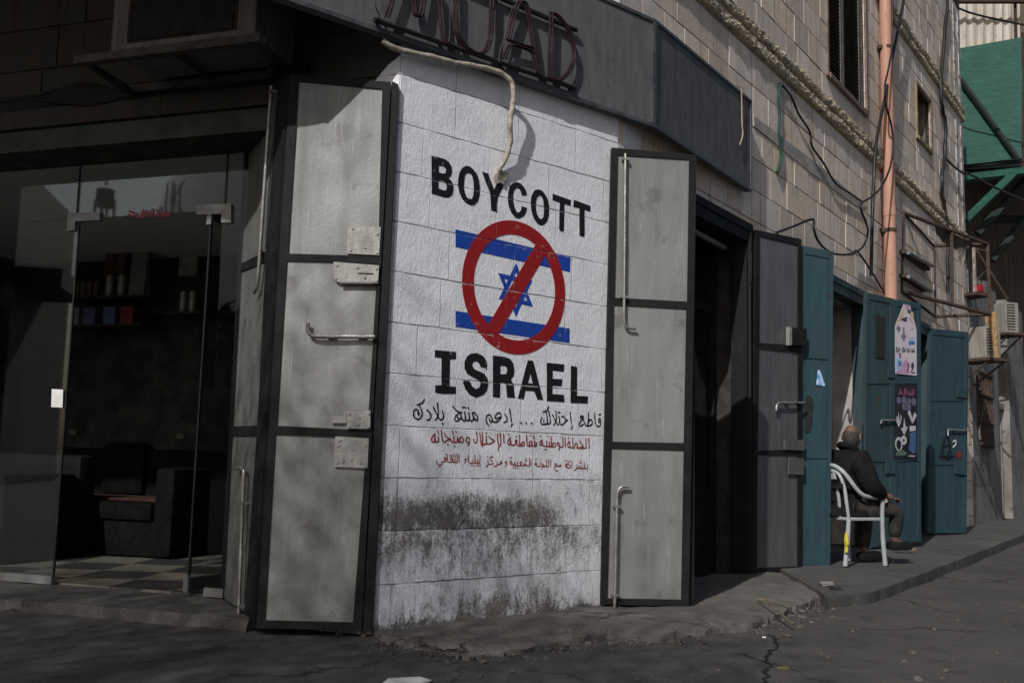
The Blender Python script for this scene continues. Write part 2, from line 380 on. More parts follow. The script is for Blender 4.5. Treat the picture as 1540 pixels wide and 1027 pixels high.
M_teal_worn = pm('worn_teal_paint', (.03, .062, .070), (.022, .044, .050), 3, .6, 0, .35, 9, (2, 2, .6), .9, (.05, .036, .025), .4)
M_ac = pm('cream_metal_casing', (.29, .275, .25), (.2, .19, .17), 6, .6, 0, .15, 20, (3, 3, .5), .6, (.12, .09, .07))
M_ac_dim = pm('dark_metal_casing', (.13, .115, .105), (.09, .08, .074), 6, .6, 0, .15, 20, (3, 3, .5), .6, (.03, .025, .02))  # darker copy of the cream casing
M_fin = flat('dark_condenser_fin', (.022, .02, .02), .5, .3)
M_green = pm('green_shop_beam', (.009, .026, .007), (.006, .017, .005), 5, .5, 0, .2)
M_alum = pm('pale_aluminium', (.24, .243, .247), (.18, .183, .186), 9, .4, .4)
M_glass = glass_mat('shop_glass')
M_glassedge = flat('glass_edge', (.010, .016, .015), .4)
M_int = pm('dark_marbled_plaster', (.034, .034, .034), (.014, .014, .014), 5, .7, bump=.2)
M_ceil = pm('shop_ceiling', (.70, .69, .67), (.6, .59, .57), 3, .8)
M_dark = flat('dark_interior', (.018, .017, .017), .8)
M_int_grey = pm('grey_interior_wall', (.42, .41, .40), (.3, .29, .285), 3, .9)
M_leather = pm('black_leather', (.006, .0055, .0055), (.004, .0036, .0036), 9, .85, 0, .4, 70, spec=.1)
M_redcloth = pm('brick_red_cloth', (.05, .014, .01), (.03, .009, .007), 15, .9)
M_wood = pm('dark_shelf_wood', (.05, .035, .025), (.03, .02, .015), 9, .6)
M_white = flat('white_paper', (.72, .72, .70), .8)
M_conc = ground_mat('worn_concrete', (.13, .122, .112), (.19, .176, .16), bump=1.8)
M_asph = ground_mat('asphalt', (.066, .063, .061), (.09, .086, .082), bump=1.1)
M_slab = ground_mat('pavement_slab', (.072, .071, .069), (.105, .102, .097), bump=1.0, crack=True)
M_dirtwall = pm('grubby_whitewash', (.25, .24, .235), (.14, .132, .128), 2.4, .9, 0, .5, 20, (1, 1, .5), .9, (.05, .045, .042))
M_brownwall = pm('brown_plank_wall', (.13, .105, .08), (.09, .072, .055), 3, .9, 0, .4, 14, (4, 4, .2), .4, (.05, .04, .03))
M_netting = pm('green_shade_cloth', (.034, .108, .086), (.028, .09, .072), 3, .85, 0, .3, 120, (1, 1, 6), .2, (.02, .07, .055))
M_greensteel = pm('green_steel', (.02, .10, .07), (.012, .055, .04), 5, .6)
M_darksteel = pm('dark_green_steel', (.012, .03, .026), (.02, .02, .02), 5, .7)
M_cream = pm('cream_corrugated_sheet', (.50, .46, .40), (.38, .34, .29), 3, .7, 0, .1, 20, (6, 6, .3), .5, (.2, .16, .12))
M_brownpost = flat('brown_painted_steel', (.05, .02, .018), .6)
M_shutter = pm('dark_shutter_slats', (.13, .12, .098), (.09, .083, .068), 9, .6)
M_wframe = pm('brown_window_frame', (.20, .15, .12), (.12, .09, .075), 8, .7)
M_goldframe = pm('ochre_window_frame', (.26, .21, .12), (.17, .13, .08), 8, .7)
M_pane = pm('dim_window_glass', (.02, .025, .024), (.03, .034, .03), 3, .12, 0, 0)
M_plastic = pm('white_plastic', (.36, .385, .41), (.30, .325, .345), 6, .4, 0, .05, 30, (1, 1, 1), .4, (.26, .26, .25))
M_skin = pm('skin', (.17, .098, .07), (.13, .072, .052), 12, .55)
M_hair = pm('greying_hair', (.055, .048, .045), (.03, .026, .025), 40, .8)
M_coat = pm('black_coat', (.008, .008, .009), (.013, .013, .014), 14, .95, 0, .8, 24, spec=.1)
M_trouser = pm('dark_trousers', (.035, .032, .03), (.022, .02, .02), 12, .9, 0, .4, 50)
M_shoe = flat('dark_shoe_leather', (.012, .011, .011), .45)
M_yellow = flat('yellow_ribbon', (.55, .48, .03), .6)
def tilemat():
    m, t, b = newmat('checker_floor_tiles'); co = t.obj()
    mp = t.nd('ShaderNodeMapping'); t.l.new(co, mp.inputs[0]); mp.inputs['Rotation'].default_value = (0, 0, rad(-14)); mp.inputs['Location'].default_value = (.12, .1, 0)
    ch = t.nd('ShaderNodeTexChecker'); t.l.new(mp.outputs[0], ch.inputs[0]); ch.inputs['Scale'].default_value = 2.1
    ch.inputs[1].default_value = (.15, .135, .11, 1); ch.inputs[2].default_value = (.035, .036, .035, 1)
    n = t.noise(co, 6, 5, .65)
    t.put(b.inputs['Base Color'], t.mix(t.rng(n, .45, .7, 0, .5), ch.outputs[0], (.06, .055, .05))); b.inputs['Roughness'].default_value = .45; return m
M_tile = tilemat()

# ------------------------------------------------------------------ setting: road, pavement
def sgrid(a, b, step, far):
    v = []; x = a
    while x < b: v.append(x); x += step
    k = step; hi = [b]; x = b
    while x < far: k *= 1.45; x += k; hi.append(x)
    k = step; lo = []; x = a
    while x > -far: k *= 1.45; x -= k; lo.append(x)
    return lo[::-1]+v+hi
def gz(x, y):
    n = mnoise.noise(Vector((x*.7, y*.7, 0)))*.020+mnoise.noise(Vector((x*2.6, y*2.6, 3)))*.007+mnoise.noise(Vector((x*9, y*9, 5)))*.0022
    far = min(1, max(0, (math.hypot(x, y)-25)/20))
    return n*(1-far)-.006
def grid_ground():
    xs = sgrid(-6, 8, .085, 500); ys = sgrid(3, 16, .085, 500); g = MB()
    g.v = [(x, y, gz(x, y)) for y in ys for x in xs]; n = len(xs)
    for j in range(len(ys)-1):
        for i in range(n-1): g.face([j*n+i, j*n+i+1, (j+1)*n+i+1, (j+1)*n+i])
    tag(build('road', g, M_asph, smooth=True, base=(0, 0, 0)), kind='structure')
grid_ground()
def poly_slab(name, front, back, ztop, zbot, mat, rough=.02, nx=60, ny=10, kind='structure', amp=.01):
    """slab between two polylines (world xy), rough front edge, closed down to zbot"""
    def res(pl, n):
        L = [0]
        for a, b in zip(pl, pl[1:]): L.append(L[-1]+(Vector(b[:2])-Vector(a[:2])).length)
        out = []
        for k in range(n+1):
            d = L[-1]*k/n
            for i in range(len(L)-1):
                if d <= L[i+1]+1e-9: break
            f = (d-L[i])/(L[i+1]-L[i]); out.append(Vector(pl[i][:2]).lerp(Vector(pl[i+1][:2]), f))
        return out
    A, B = res(front, nx), res(back, nx); g = MB()
    zt = ztop if callable(ztop) else (lambda f: ztop)
    for j in range(ny+1):
        f = j/ny
        for i in range(nx+1):
            q = A[i].lerp(B[i], f); e = max(0, 1-f*ny/1.5)
            jit = mnoise.noise(Vector((q.x*5, q.y*5, 1)))*rough*e+mnoise.noise(Vector((q.x*17, q.y*17, 1)))*rough*.6*e
            d = (A[i]-B[i]).normalized(); q = q+d*jit
            z = zt(i/nx)+(mnoise.noise(Vector((q.x*2.1, q.y*2.1, 7)))+.5*mnoise.noise(Vector((q.x*8, q.y*8, 7))))*amp-e*amp*.9
            g.v.append((q.x, q.y, z))
    n = nx+1
    for j in range(ny):
        for i in range(nx): g.face([j*n+i, j*n+i+1, (j+1)*n+i+1, (j+1)*n+i])
    ring = [(i) for i in range(n)]
    k = len(g.v)
    for i in ring:
        x, y, z = g.v[i]; dd = mnoise.noise(Vector((x*6, y*6, 9)))*rough; d = (A[i]-B[i]).normalized()
        g.v.append((x+d.x*(dd+.008), y+d.y*(dd+.008), (z+zbot)/2))
    for i in ring: x, y, z = g.v[i]; g.v.append((x+.0, y, zbot))
    for i in range(nx): g.face([i+1, i, k+i, k+i+1]); g.face([k+i+1, k+i, k+n+i, k+n+i+1])
    for e in (0, nx):   # end walls
        col = [j*n+e for j in range(ny+1)]; kk = len(g.v)
        for c in col: x, y, z = g.v[c]; g.v.append((x, y, zbot))
        for j in range(ny): q = [col[j], col[j+1], kk+j+1, kk+j]; g.face(q if e else q[::-1])
    return tag(build(name, g, mat, smooth=True, base=(g.v[0][0], g.v[0][1], 0)), kind=kind)
ap_front = [gnd(*q, .02) for q in ((574, 958), (600, 963), (645, 974), (700, 979), (770, 978), (840, 964), (890, 956), (930, 951), (985, 957), (1040, 950), (1090, 944), (1130, 941), (1165, 926), (1200, 914), (1236, 902), (1262, 893))]
ap_back = [PC.p(-.02, 0, -.02), PC.p(.9, 0, -.03), PC.p(1.9, 0, -.05), PR.p(.6, 0, -.3), PR.p(1.6, 0, -.3), PR.p(2.6, 0, -.1), PR.p(3.9, 0, -.05)]
poly_slab('concrete_apron', ap_front, ap_back, lambda f: .035+.025*f, -.06, M_conc, .05, 200, 40, amp=.024)
pv_front = [gnd(*q, .10) for q in ((1244, 893), (1285, 889), (1312, 886), (1330, 880), (1400, 855), (1457, 834), (1480, 826), (1508, 815), (1540, 803))]
pv_front += [pv_front[-1]+Vector((.574, .819, 0))*6]
pv_back = [PR.p(3.2, 0, -.02), PR.p(5, 0, -.5), PR.p(7, 0, -.5), PR.p(11, 0, -.2), PR.p(24, 0, -.2)]
poly_slab('pavement', pv_front, pv_back, lambda f: .085+.03*f, -.06, M_slab, .018, 260, 24, amp=.006)
# shop-front threshold step on the left
G0 = PL.at(-.35)
th = [gnd(*q, .05) for q in ((-60, 898), (0, 905), (120, 913), (250, 924), (338, 931), (372, 936))]
poly_slab('threshold_step', th, [PL.p(u, 0, -.42) for u in (-4.2, -3, -2, -1.1, -.7)], .075, -.05, M_slab, .03, 120, 8, amp=.010)

# ------------------------------------------------------------------ corner building
BLD = thing('corner_building', CL, 'weathered stone corner building with a white painted corner face and metal shop doors', 'building')
def clip(r, holes):
    rs = [r]
    for h in holes:
        nx = []
        for a in rs:
            if a[0] >= h[1] or a[1] <= h[0] or a[2] >= h[3] or a[3] <= h[2]: nx.append(a); continue
            if a[0] < h[0]: nx.append((a[0], h[0], a[2], a[3]))
            if a[1] > h[1]: nx.append((h[1], a[1], a[2], a[3]))
            u0, u1 = max(a[0], h[0]), min(a[1], h[1])
            if a[2] < h[2]: nx.append((u0, u1, a[2], h[2]))
            if a[3] > h[3]: nx.append((u0, u1, h[3], a[3]))
        rs = nx
    return [a for a in rs if a[1]-a[0] > .012 and a[3]-a[2] > .012]
def stone_wall(name, P, u0, u1, zs, holes, mat, seed, thick=.4, off=0.0, sw=(.32, .62), parent=None):
    rnd = random.Random(seed); g = MB(); g.cm = 1
    hl = [[(h[0], h[2]), (h[1], h[2]), (h[1], h[3]), (h[0], h[3])] for h in holes]
    us = sorted({u0, u1, *[min(max(x, u0), u1) for h in holes for x in h[:2]]}); zz = sorted({zs[0], zs[-1], *[min(max(x, zs[0]), zs[-1]) for h in holes for x in h[2:]]})
    for a, b in zip(us, us[1:]):
        for c, d in zip(zz, zz[1:]):
            if not any(h[0]-1e-6 <= a and b <= h[1]+1e-6 and h[2]-1e-6 <= c and d <= h[3]+1e-6 for h in holes): g.fb(a, b, c, d, off-thick, off-.012)
    g.cm = 0
    for z0, z1 in zip(zs, zs[1:]):
        u = u0-rnd.random()*.3
        while u < u1:
            wd = rnd.uniform(*sw); a, b = max(u, u0), min(u+wd, u1); u += wd; tone = rnd.random()
            if b-a < .02: continue
            jit = rnd.uniform(-.003, .003)
            for r in clip((a, b, z0, z1), holes):
                j = .0045; e = .003; f = off+jit; g.ct = tone
                x0, x1, y0, y1 = r[0]+j, r[1]-j, r[2]+j, r[3]-j
                vs = [(x0, -(off-.013), y0), (x1, -(off-.013), y0), (x1, -(off-.013), y1), (x0, -(off-.013), y1),
                      (x0, -(f-e), y0), (x1, -(f-e), y0), (x1, -(f-e), y1), (x0, -(f-e), y1),
                      (x0+e, -f, y0+e), (x1-e, -f, y0+e), (x1-e, -f, y1-e), (x0+e, -f, y1-e)]
                g.add(vs, [(8, 9, 10, 11)]+[(i, (i+1) % 4, (i+1) % 4+4, i+4) for i in range(4)]+[(i+4, (i+1) % 4+4, (i+1) % 4+8, i+8) for i in range(4)])
    return build(name, g, [mat, M_mortar], parent or BLD, P.M())
ZR = [0, .276, .579, .875, 1.178, 1.485, 1.79, 2.097, 2.40, 2.70, 3.0, 3.30, 3.60, 3.91, 4.21, 4.61, 4.94, 5.24, 5.485, 5.80, 6.1, 6.4, 6.7, 7.0, 7.3, 7.6, 7.9, 8.2, 8.5, 8.8, 9.1, 9.4]
D1 = (.10, 2.49, 0.0, 3.16); D2 = (3.85, 6.28, 0.0, 3.10); D3 = (7.85, 9.64, 0.0, 3.12)
W1 = (4.92, 6.47, 5.53, 7.6); W2 = (9.23, 10.13, 6.03, 6.83)
RW = 12.8
wall_r = stone_wall('street_wall', PR, 0.0, RW, ZR, [D1, D2, D3, W1, W2], M_stone, 3)
SH = (-6.5, -.62, 0.0, 3.17)
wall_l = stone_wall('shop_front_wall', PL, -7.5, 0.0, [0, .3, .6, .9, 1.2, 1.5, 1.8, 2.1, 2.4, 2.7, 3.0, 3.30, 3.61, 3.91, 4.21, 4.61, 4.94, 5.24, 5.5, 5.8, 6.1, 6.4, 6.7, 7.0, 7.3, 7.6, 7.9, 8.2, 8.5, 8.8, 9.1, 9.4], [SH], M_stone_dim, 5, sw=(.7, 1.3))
# chamfer: painted face plus short painted returns onto both fronts
g = MB(); g.fb(0.0, CW, -.02, 9.4, -.3, 0.006)
chamfer = build('painted_corner_face', g, M_wallpaint, BLD, PC.M())
chamfer['label'] = 'white painted corner face with black lettering and a red ring over blue stripes'
g = MB(); g.fb(0.004, .095, 0, 3.30, 0, .006); g.fb(0.095, .36, 3.0, 3.48, 0, .005); g.fb(.095, .62, 3.162, 3.30, 0, .004)
build('painted_return', g, M_wallpaint, BLD, PR.M())
g = MB(); g.prism([(-.61, 0), (-.004, 0), (-.004, 3.42), (-.08, 3.37), (-.2, 3.24), (-.61, 3.18)], 0, .006)  # slanted top edge drawn along the shadow line, white only where sunlit
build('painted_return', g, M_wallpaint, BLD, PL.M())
# dark roof slab so no light leaks in from above
g = MB()
pl = [PL.p(-7.5, 9.4), PL.p(0, 9.4), PC.p(CW, 9.4), PR.p(RW, 9.4), PR.p(RW, 9.4, -8), PL.p(-7.5, 9.4, -8)]
g.add([*pl, *[q+Vector((0, 0, .3)) for q in pl]], [(5, 4, 3, 2, 1, 0), (6, 7, 8, 9, 10, 11)]+[(i, (i+1) % 6, (i+1) % 6+6, i+6) for i in range(6)])
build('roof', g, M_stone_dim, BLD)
g = MB(); g.fb(RW-.3, RW, 3.4, 9.4, -8, -.4); build('gable_wall', g, M_stone, BLD, PR.M())

# carved ledges: crumbling double roll
def ledge(P, u0, u1, z0, z1, depth, seed):
    g = MB(); n = int((u1-u0)/.022); prof = []; m = 22
    for k in range(m+1):
        s = k/m; z = z0+(z1-z0)*s
        o = depth*(.30+.50*abs(math.sin(s*math.pi*2))**.35+.25*s)
        prof.append((o, z))
    prof = [(-.01, z0)]+prof+[(-.01, z1)]
    for i in range(n+1):
        u = u0+(u1-u0)*i/n
        for k, (o, z) in enumerate(prof):
            r = 0
            if 0 < k < len(prof)-1: r = mnoise.noise(Vector((u*3, z*9, seed)))*.012+mnoise.noise(Vector((u*11, z*30, seed)))*.011+mnoise.noise(Vector((u*41, z*60, seed)))*.007
            g.v.append((u, -(max(-.005, o+r*1.1) if 0 < k < len(prof)-1 else o), z+r*.35))
    m = len(prof)
    for i in range(n):
        for k in range(m-1):
            sk = max(0, min(1, (k-1)/(m-3))); u = u0+(u1-u0)*i/n; nz = mnoise.noise(Vector((u*9, sk*7, seed)))
            nz2 = mnoise.noise(Vector((u*2.3, sk*3, seed+4)))
            g.ct = max(0, min(1, abs(math.sin(sk*math.pi*2))**.7*.85-.22+nz*1.1+nz2*.8))  # tone drops in the groove: recess shade put into the colour
            g.face([i*m+k, (i+1)*m+k, (i+1)*m+k+1, i*m+k+1])
    return g
build('carved_ledge', ledge(PR, -.0, RW, 4.95, 5.22, .055, 2), M_ledge, BLD, PR.M())
build('carved_ledge', ledge(PR, 6.9, RW, 7.30, 7.56, .05, 9), M_ledge, BLD, PR.M())
g = MB(); a = PR.hit; g.prism([a(1133, 175), a(1180, 210), a(1240, 256), a(1303, 311), a(1293, 314), a(1215, 257), a(1133, 190)], 0, .008)
build('plaster_strip', g, M_plaster, BLD, PR.M())

# lintels over the doorways
for D, nm in ((D1, M_dframe), (D2, M_teal_worn), (D3, M_teal_worn)):
    g = MB(); g.fb(D[0]+.002, D[1]-.002, D[3]-.10, D[3]-.002, -.14, .02); g.fb(D[0]-.05, D[1]+.05, D[3]+.002, D[3]+.07, 0, .035)
    g.fb(D[1]-.055, D[1]-.002, .02, D[3]-.10, -.14, .012); g.fb(D[0]+.002, D[0]+.055, .02, D[3]-.10, -.14, .012)
    build('doorway_frame', g, nm, BLD, PR.M())
def room(name, P, u0, u1, z0, z1, d0, d1, mats, door=None):
    """open-fronted interior: floor, ceiling, back, sides as thin slabs; mats = wall, floor, ceiling"""
    g = MB(); t = .05
    g.cm = 0; g.fb(u0-t, u1+t, z0-t, z1+t, -d1-t, -d1); g.fb(u0-t, u0, z0-t, z1+t, -d1, -d0); g.fb(u1, u1+t, z0-t, z1+t, -d1, -d0)
    g.cm = 1; g.fb(u0, u1, z0-t, z0, -d1, -d0); g.cm = 2; g.fb(u0, u1, z1, z1+t, -d1, -d0)
    return build(name, g, mats, BLD, P.M())
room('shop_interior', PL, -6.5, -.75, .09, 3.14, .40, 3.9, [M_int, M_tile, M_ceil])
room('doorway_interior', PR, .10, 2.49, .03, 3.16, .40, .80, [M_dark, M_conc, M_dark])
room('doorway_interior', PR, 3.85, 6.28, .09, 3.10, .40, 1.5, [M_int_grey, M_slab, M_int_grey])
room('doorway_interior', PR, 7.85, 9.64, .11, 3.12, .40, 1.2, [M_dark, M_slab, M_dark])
for zz in ((.03, .1, .10, 2.49), (.09, .1, 3.85, 6.28), (.11, .1, 7.85, 9.64)):
    g = MB(); g.fb(zz[2], zz[3], -.05, zz[0], -.40, -.02); build('door_sill', g, M_conc, BLD, PR.M())

g = MB(); g.fb(D2[1]-.016, D2[1]-.003, .10, D2[3]-.11, -.40, -.145); g.fb(D2[1]-.22, D2[1]-.03, .095, D2[3]-.02, -1.35, -.42); g.fb(D2[0]+.06, D2[1]-.06, D2[3]-.112, D2[3]-.102, -.40, -.145)
build('plastered_reveal', g, M_int_grey, BLD, PR.M())
# glazed inner door of the first doorway
g = MB()
g.fb(.12, 2.47, 2.40, 2.48, -.36, -.30); g.fb(.12, 2.47, .74, .80, -.36, -.30); g.fb(.12, 2.47, .04, .16, -.36, -.30)
for u in (.12, 1.52, 1.62, 2.41): g.fb(u, u+.06, .16, 3.05, -.365, -.295)
inner = build('inner_door', g, M_dframe, BLD, PR.M())
g = MB(); g.fb(.18, 1.52, .80, 2.40, -.335, -.33); g.fb(1.68, 2.41, .80, 2.40, -.335, -.33); g.fb(.18, 2.41, 2.48, 3.05, -.335, -.33)
build('pane', g, M_glass, inner, PR.M())
g = MB(); g.fb(.18, 1.52, .16, .74, -.335, -.32); g.fb(1.68, 2.41, .16, .74, -.335, -.32)
build('lower_panel', g, M_dframe, inner, PR.M())
g = MB(); g.fb(.18, 1.72, 2.50, 3.02, -.42, -.40); build('pale_blind', g, pm('grey_blind', (.14, .14, .14), (.1, .1, .1), 5), inner, PR.M())
g = MB(); g.tube([(1.30, .15, 3.02), (2.3, .15, 2.99)], .028, 10); build('roller_bar', g, M_alum, inner, PR.M(), True)

# upper windows
def window(D, slats, frame_mat, split):
    u0, u1, z0, z1 = D; g = MB()
    g.fb(u0-.05, u0, z0-.05, z1+.05, 0, .03); g.fb(u1, u1+.05, z0-.05, z1+.05, 0, .03); g.fb(u0, u1, z0-.06, z0, 0, .045); g.fb(u0, u1, z1, z1+.05, 0, .03)
    w_ = build('window', g, frame_mat, BLD, PR.M())
    if slats:
        for a, b in ((u0, (u0+u1)/2-.01), ((u0+u1)/2+.01, u1)):
            g = MB(); g.fb(a+.002, a+.06, z0+.002, z1, -.10, -.05); g.fb(b-.06, b-.002, z0+.002, z1, -.10, -.05); g.fb(a+.06, b-.06, z0+.002, z0+.06, -.10, -.05)
            z = z0+.08
            while z < z1-.03:
                g.add([(a+.06, .055, z), (b-.06, .055, z), (b-.06, .095, z+.05), (a+.06, .095, z+.05), (a+.06, .063, z-.004), (b-.06, .063, z-.004), (b-.06, .103, z+.046), (a+.06, .103, z+.046)],
                      [(0, 1, 2, 3), (7, 6, 5, 4), (0, 4, 5, 1), (2, 6, 7, 3)]); z += .049
            build('shutter', g, M_shutter, w_, PR.M())
    g = MB(); g.fb(u0, u1, z0, z1, -.2, -.16); build('pane', g, M_pane, w_, PR.M())
    if not slats:
        g = MB(); g.fb(u0, u0+.06, z0, z1, -.16, -.06); g.fb((u0+u1)/2-.03, (u0+u1)/2+.03, z0, z1, -.16, -.08); g.fb(u1-.06, u1, z0, z1, -.16, -.06); build('sash', g, M_wframe, w_, PR.M())
window(W1, True, M_wframe, True); window(W2, False, M_goldframe, False)

# ------------------------------------------------------------------ mural on the corner face (lettering follows the photograph's brush shapes)
def tr(ox, oy, sc, pts, P=PC): return [P.hit(ox+x/sc, oy+y/sc) for x, y in pts]
K = 10.269
def letter(ox, oy, outer, holes=(), mat=None, sc=K):
    g = MB(); g.prism(tr(ox, oy, sc, outer), .006, .0085, [tr(ox, oy, sc, h) for h in holes])
    return build('painted_letter', g, mat or M_black, chamfer, PC.M())
b1 = (640, 230); b2 = (760, 260); b3 = (645, 520); b4 = (765, 525)
letter(*b1, [(82, 50), (200, 75), (290, 105), (350, 150), (390, 220), (398, 300), (385, 350), (345, 395), (395, 450), (418, 510), (418, 590), (395, 660), (340, 695), (270, 690), (180, 660), (85, 635)],
       [[(192, 205), (250, 205), (295, 235), (308, 275), (295, 320), (255, 325), (192, 305)], [(188, 430), (250, 430), (300, 465), (320, 520), (310, 580), (270, 585), (188, 555)]])
letter(*b1, [(615, 205), (670, 215), (730, 265), (785, 340), (815, 430), (828, 540), (825, 650), (800, 750), (745, 808), (685, 815), (610, 775), (555, 715), (515, 620), (490, 510), (495, 400), (515, 310), (560, 235)],
       [[(640, 312), (690, 330), (715, 375), (730, 450), (735, 560), (728, 660), (705, 715), (665, 715), (625, 690), (595, 620), (580, 540), (585, 430), (600, 340)]])
letter(*b1, [(865, 297), (955, 325), (1045, 575), (1095, 470), (1090, 400), (1215, 430), (1180, 540), (1105, 690), (1095, 780), (1092, 920), (1003, 890), (990, 650), (970, 580), (905, 420)])
letter(*b2, [(165, 148), (225, 170), (275, 225), (310, 290), (318, 350), (245, 355), (232, 300), (205, 250), (165, 238), (130, 265), (110, 330), (112, 450), (130, 540), (165, 610), (200, 620), (230, 585), (242, 520), (322, 545), (310, 610), (270, 675), (195, 712), (140, 690), (85, 625), (45, 530), (28, 420), (35, 300), (60, 210), (110, 160)])
letter(*b2, [(500, 258), (555, 280), (605, 340), (645, 420), (665, 520), (662, 650), (635, 750), (585, 805), (535, 815), (480, 785), (430, 710), (395, 600), (380, 480), (390, 370), (425, 295), (455, 268)],
       [[(515, 350), (550, 370), (575, 430), (585, 520), (585, 620), (575, 690), (545, 722), (510, 700), (475, 640), (460, 550), (460, 460), (475, 390)]])
letter(*b2, [(720, 328), (1000, 425), (995, 515), (900, 485), (892, 895), (875, 912), (835, 902), (820, 870), (830, 465), (718, 425)])
letter(*b2, [(1045, 422), (1303, 515), (1298, 605), (1210, 575), (1212, 960), (1200, 995), (1135, 972), (1133, 550), (1040, 530)])
letter(*b3, [(82, 65), (405, 95), (405, 205), (315, 210), (305, 625), (405, 635), (405, 740), (220, 742), (120, 730), (85, 715), (88, 610), (185, 605), (185, 185), (82, 178)])
letter(*b3, [(875, 385), (865, 340), (790, 330), (765, 270), (715, 235), (670, 255), (655, 300), (690, 360), (790, 405), (850, 440), (895, 510), (905, 590), (885, 690), (830, 755), (715, 800), (620, 755), (555, 670), (518, 570), (522, 525), (615, 545), (660, 630), (715, 668), (770, 645), (790, 580), (755, 530), (660, 480), (580, 430), (540, 350), (540, 250), (575, 170), (640, 120), (730, 112), (820, 155), (870, 220), (888, 290)])
letter(*b3, [(978, 148), (1150, 170), (1240, 200), (1290, 270), (1308, 370), (1300, 460), (1255, 520), (1295, 600), (1310, 770), (1322, 803), (1198, 795), (1180, 600), (1150, 565), (1090, 560), (1085, 800), (978, 790)],
       [[(1090, 310), (1160, 310), (1195, 340), (1200, 390), (1180, 435), (1090, 440)]])
letter(*b4, [(285, 172), (365, 180), (520, 785), (430, 775), (385, 650), (245, 640), (220, 772), (130, 758)], [[(325, 372), (360, 530), (285, 525)]])
letter(*b4, [(578, 210), (845, 235), (838, 350), (668, 330), (665, 455), (815, 465), (808, 570), (665, 565), (660, 690), (840, 705), (850, 818), (578, 800)])
letter(*b4, [(950, 258), (1045, 275), (1042, 720), (1212, 728), (1205, 838), (945, 830)])
# blue stripes, star, red ring and slash
z7 = (610, 220, 3.21)
for q in ([(238, 402), (792, 535), (790, 608), (238, 487)], [(238, 795), (788, 880), (788, 950), (238, 872)]):
    g = MB(); g.prism(tr(*z7, q), .006, .0078); build('painted_stripe', g, M_blue, chamfer, PC.M())
g = MB()
for tri, o in (([(328, 168), (550, 748), (98, 645)], .0080), ([(90, 300), (540, 400), (325, 880)], .0082)):
    q = tr(740, 380, 9.34, tri); c = (sum(p[0] for p in q)/3, sum(p[1] for p in q)/3)
    inn = [(c[0]+(p[0]-c[0])*.70, c[1]+(p[1]-c[1])*.70) for p in q]; out = [(c[0]+(p[0]-c[0])*1.06, c[1]+(p[1]-c[1])*1.06) for p in q]
    g.prism(out, .006, o, [inn])
build('painted_star', g, M_blue, chamfer, PC.M())
rc = (.946, 2.121); ro, ri = .438, .347
circ = lambda r: [(rc[0]+r*math.cos(k*math.pi/36), rc[1]+r*math.sin(k*math.pi/36)*1.0) for k in range(72)]
g = MB(); g.prism(circ(ro), .006, .0092, [circ(ri)])
build('painted_ring', g, M_red, chamfer, PC.M())
g = MB(); g.prism(tr(*z7, [(628, 468), (672, 522), (440, 912), (395, 862)]), .006, .0096)
build('painted_slash', g, M_red, chamfer, PC.M())
# three lines of Arabic brush writing
A5 = (615, 595, 10.267); A6 = (760, 600, 10.267); A7 = (640, 640, 11.846); A8 = (760, 645, 11.846)
def script(name, items, wd, mat, dotr):
    """one mesh per word: strokes and dots are gathered by the gaps between them"""
    el = []
    for src, strokes, dots in items:
        el += [('s', tr(*src, s_)) for s_ in strokes]+[('d', [PC.hit(src[0]+d_[0]/src[2], src[1]+d_[1]/src[2])]) for d_ in dots]
    el = sorted(((min(p[0] for p in q), max(p[0] for p in q), k, q) for k, q in el), key=lambda e: e[0])
    words = []
    for e in el:
        if words and e[0] < words[-1][0]+wd*1.7: words[-1][1].append(e); words[-1][0] = max(words[-1][0], e[1])
        else: words.append([e[1], [e]])
    for _, w_ in words:
        g = MB()
        for k, (u0, u1, kind, q) in enumerate(w_):
            if kind == 's': g.stroke(q, wd, .0086+.00012*(k % 5))
            else: g.dot(q[0], dotr, .0094)
        build('painted_word', g, mat, chamfer, PC.M())
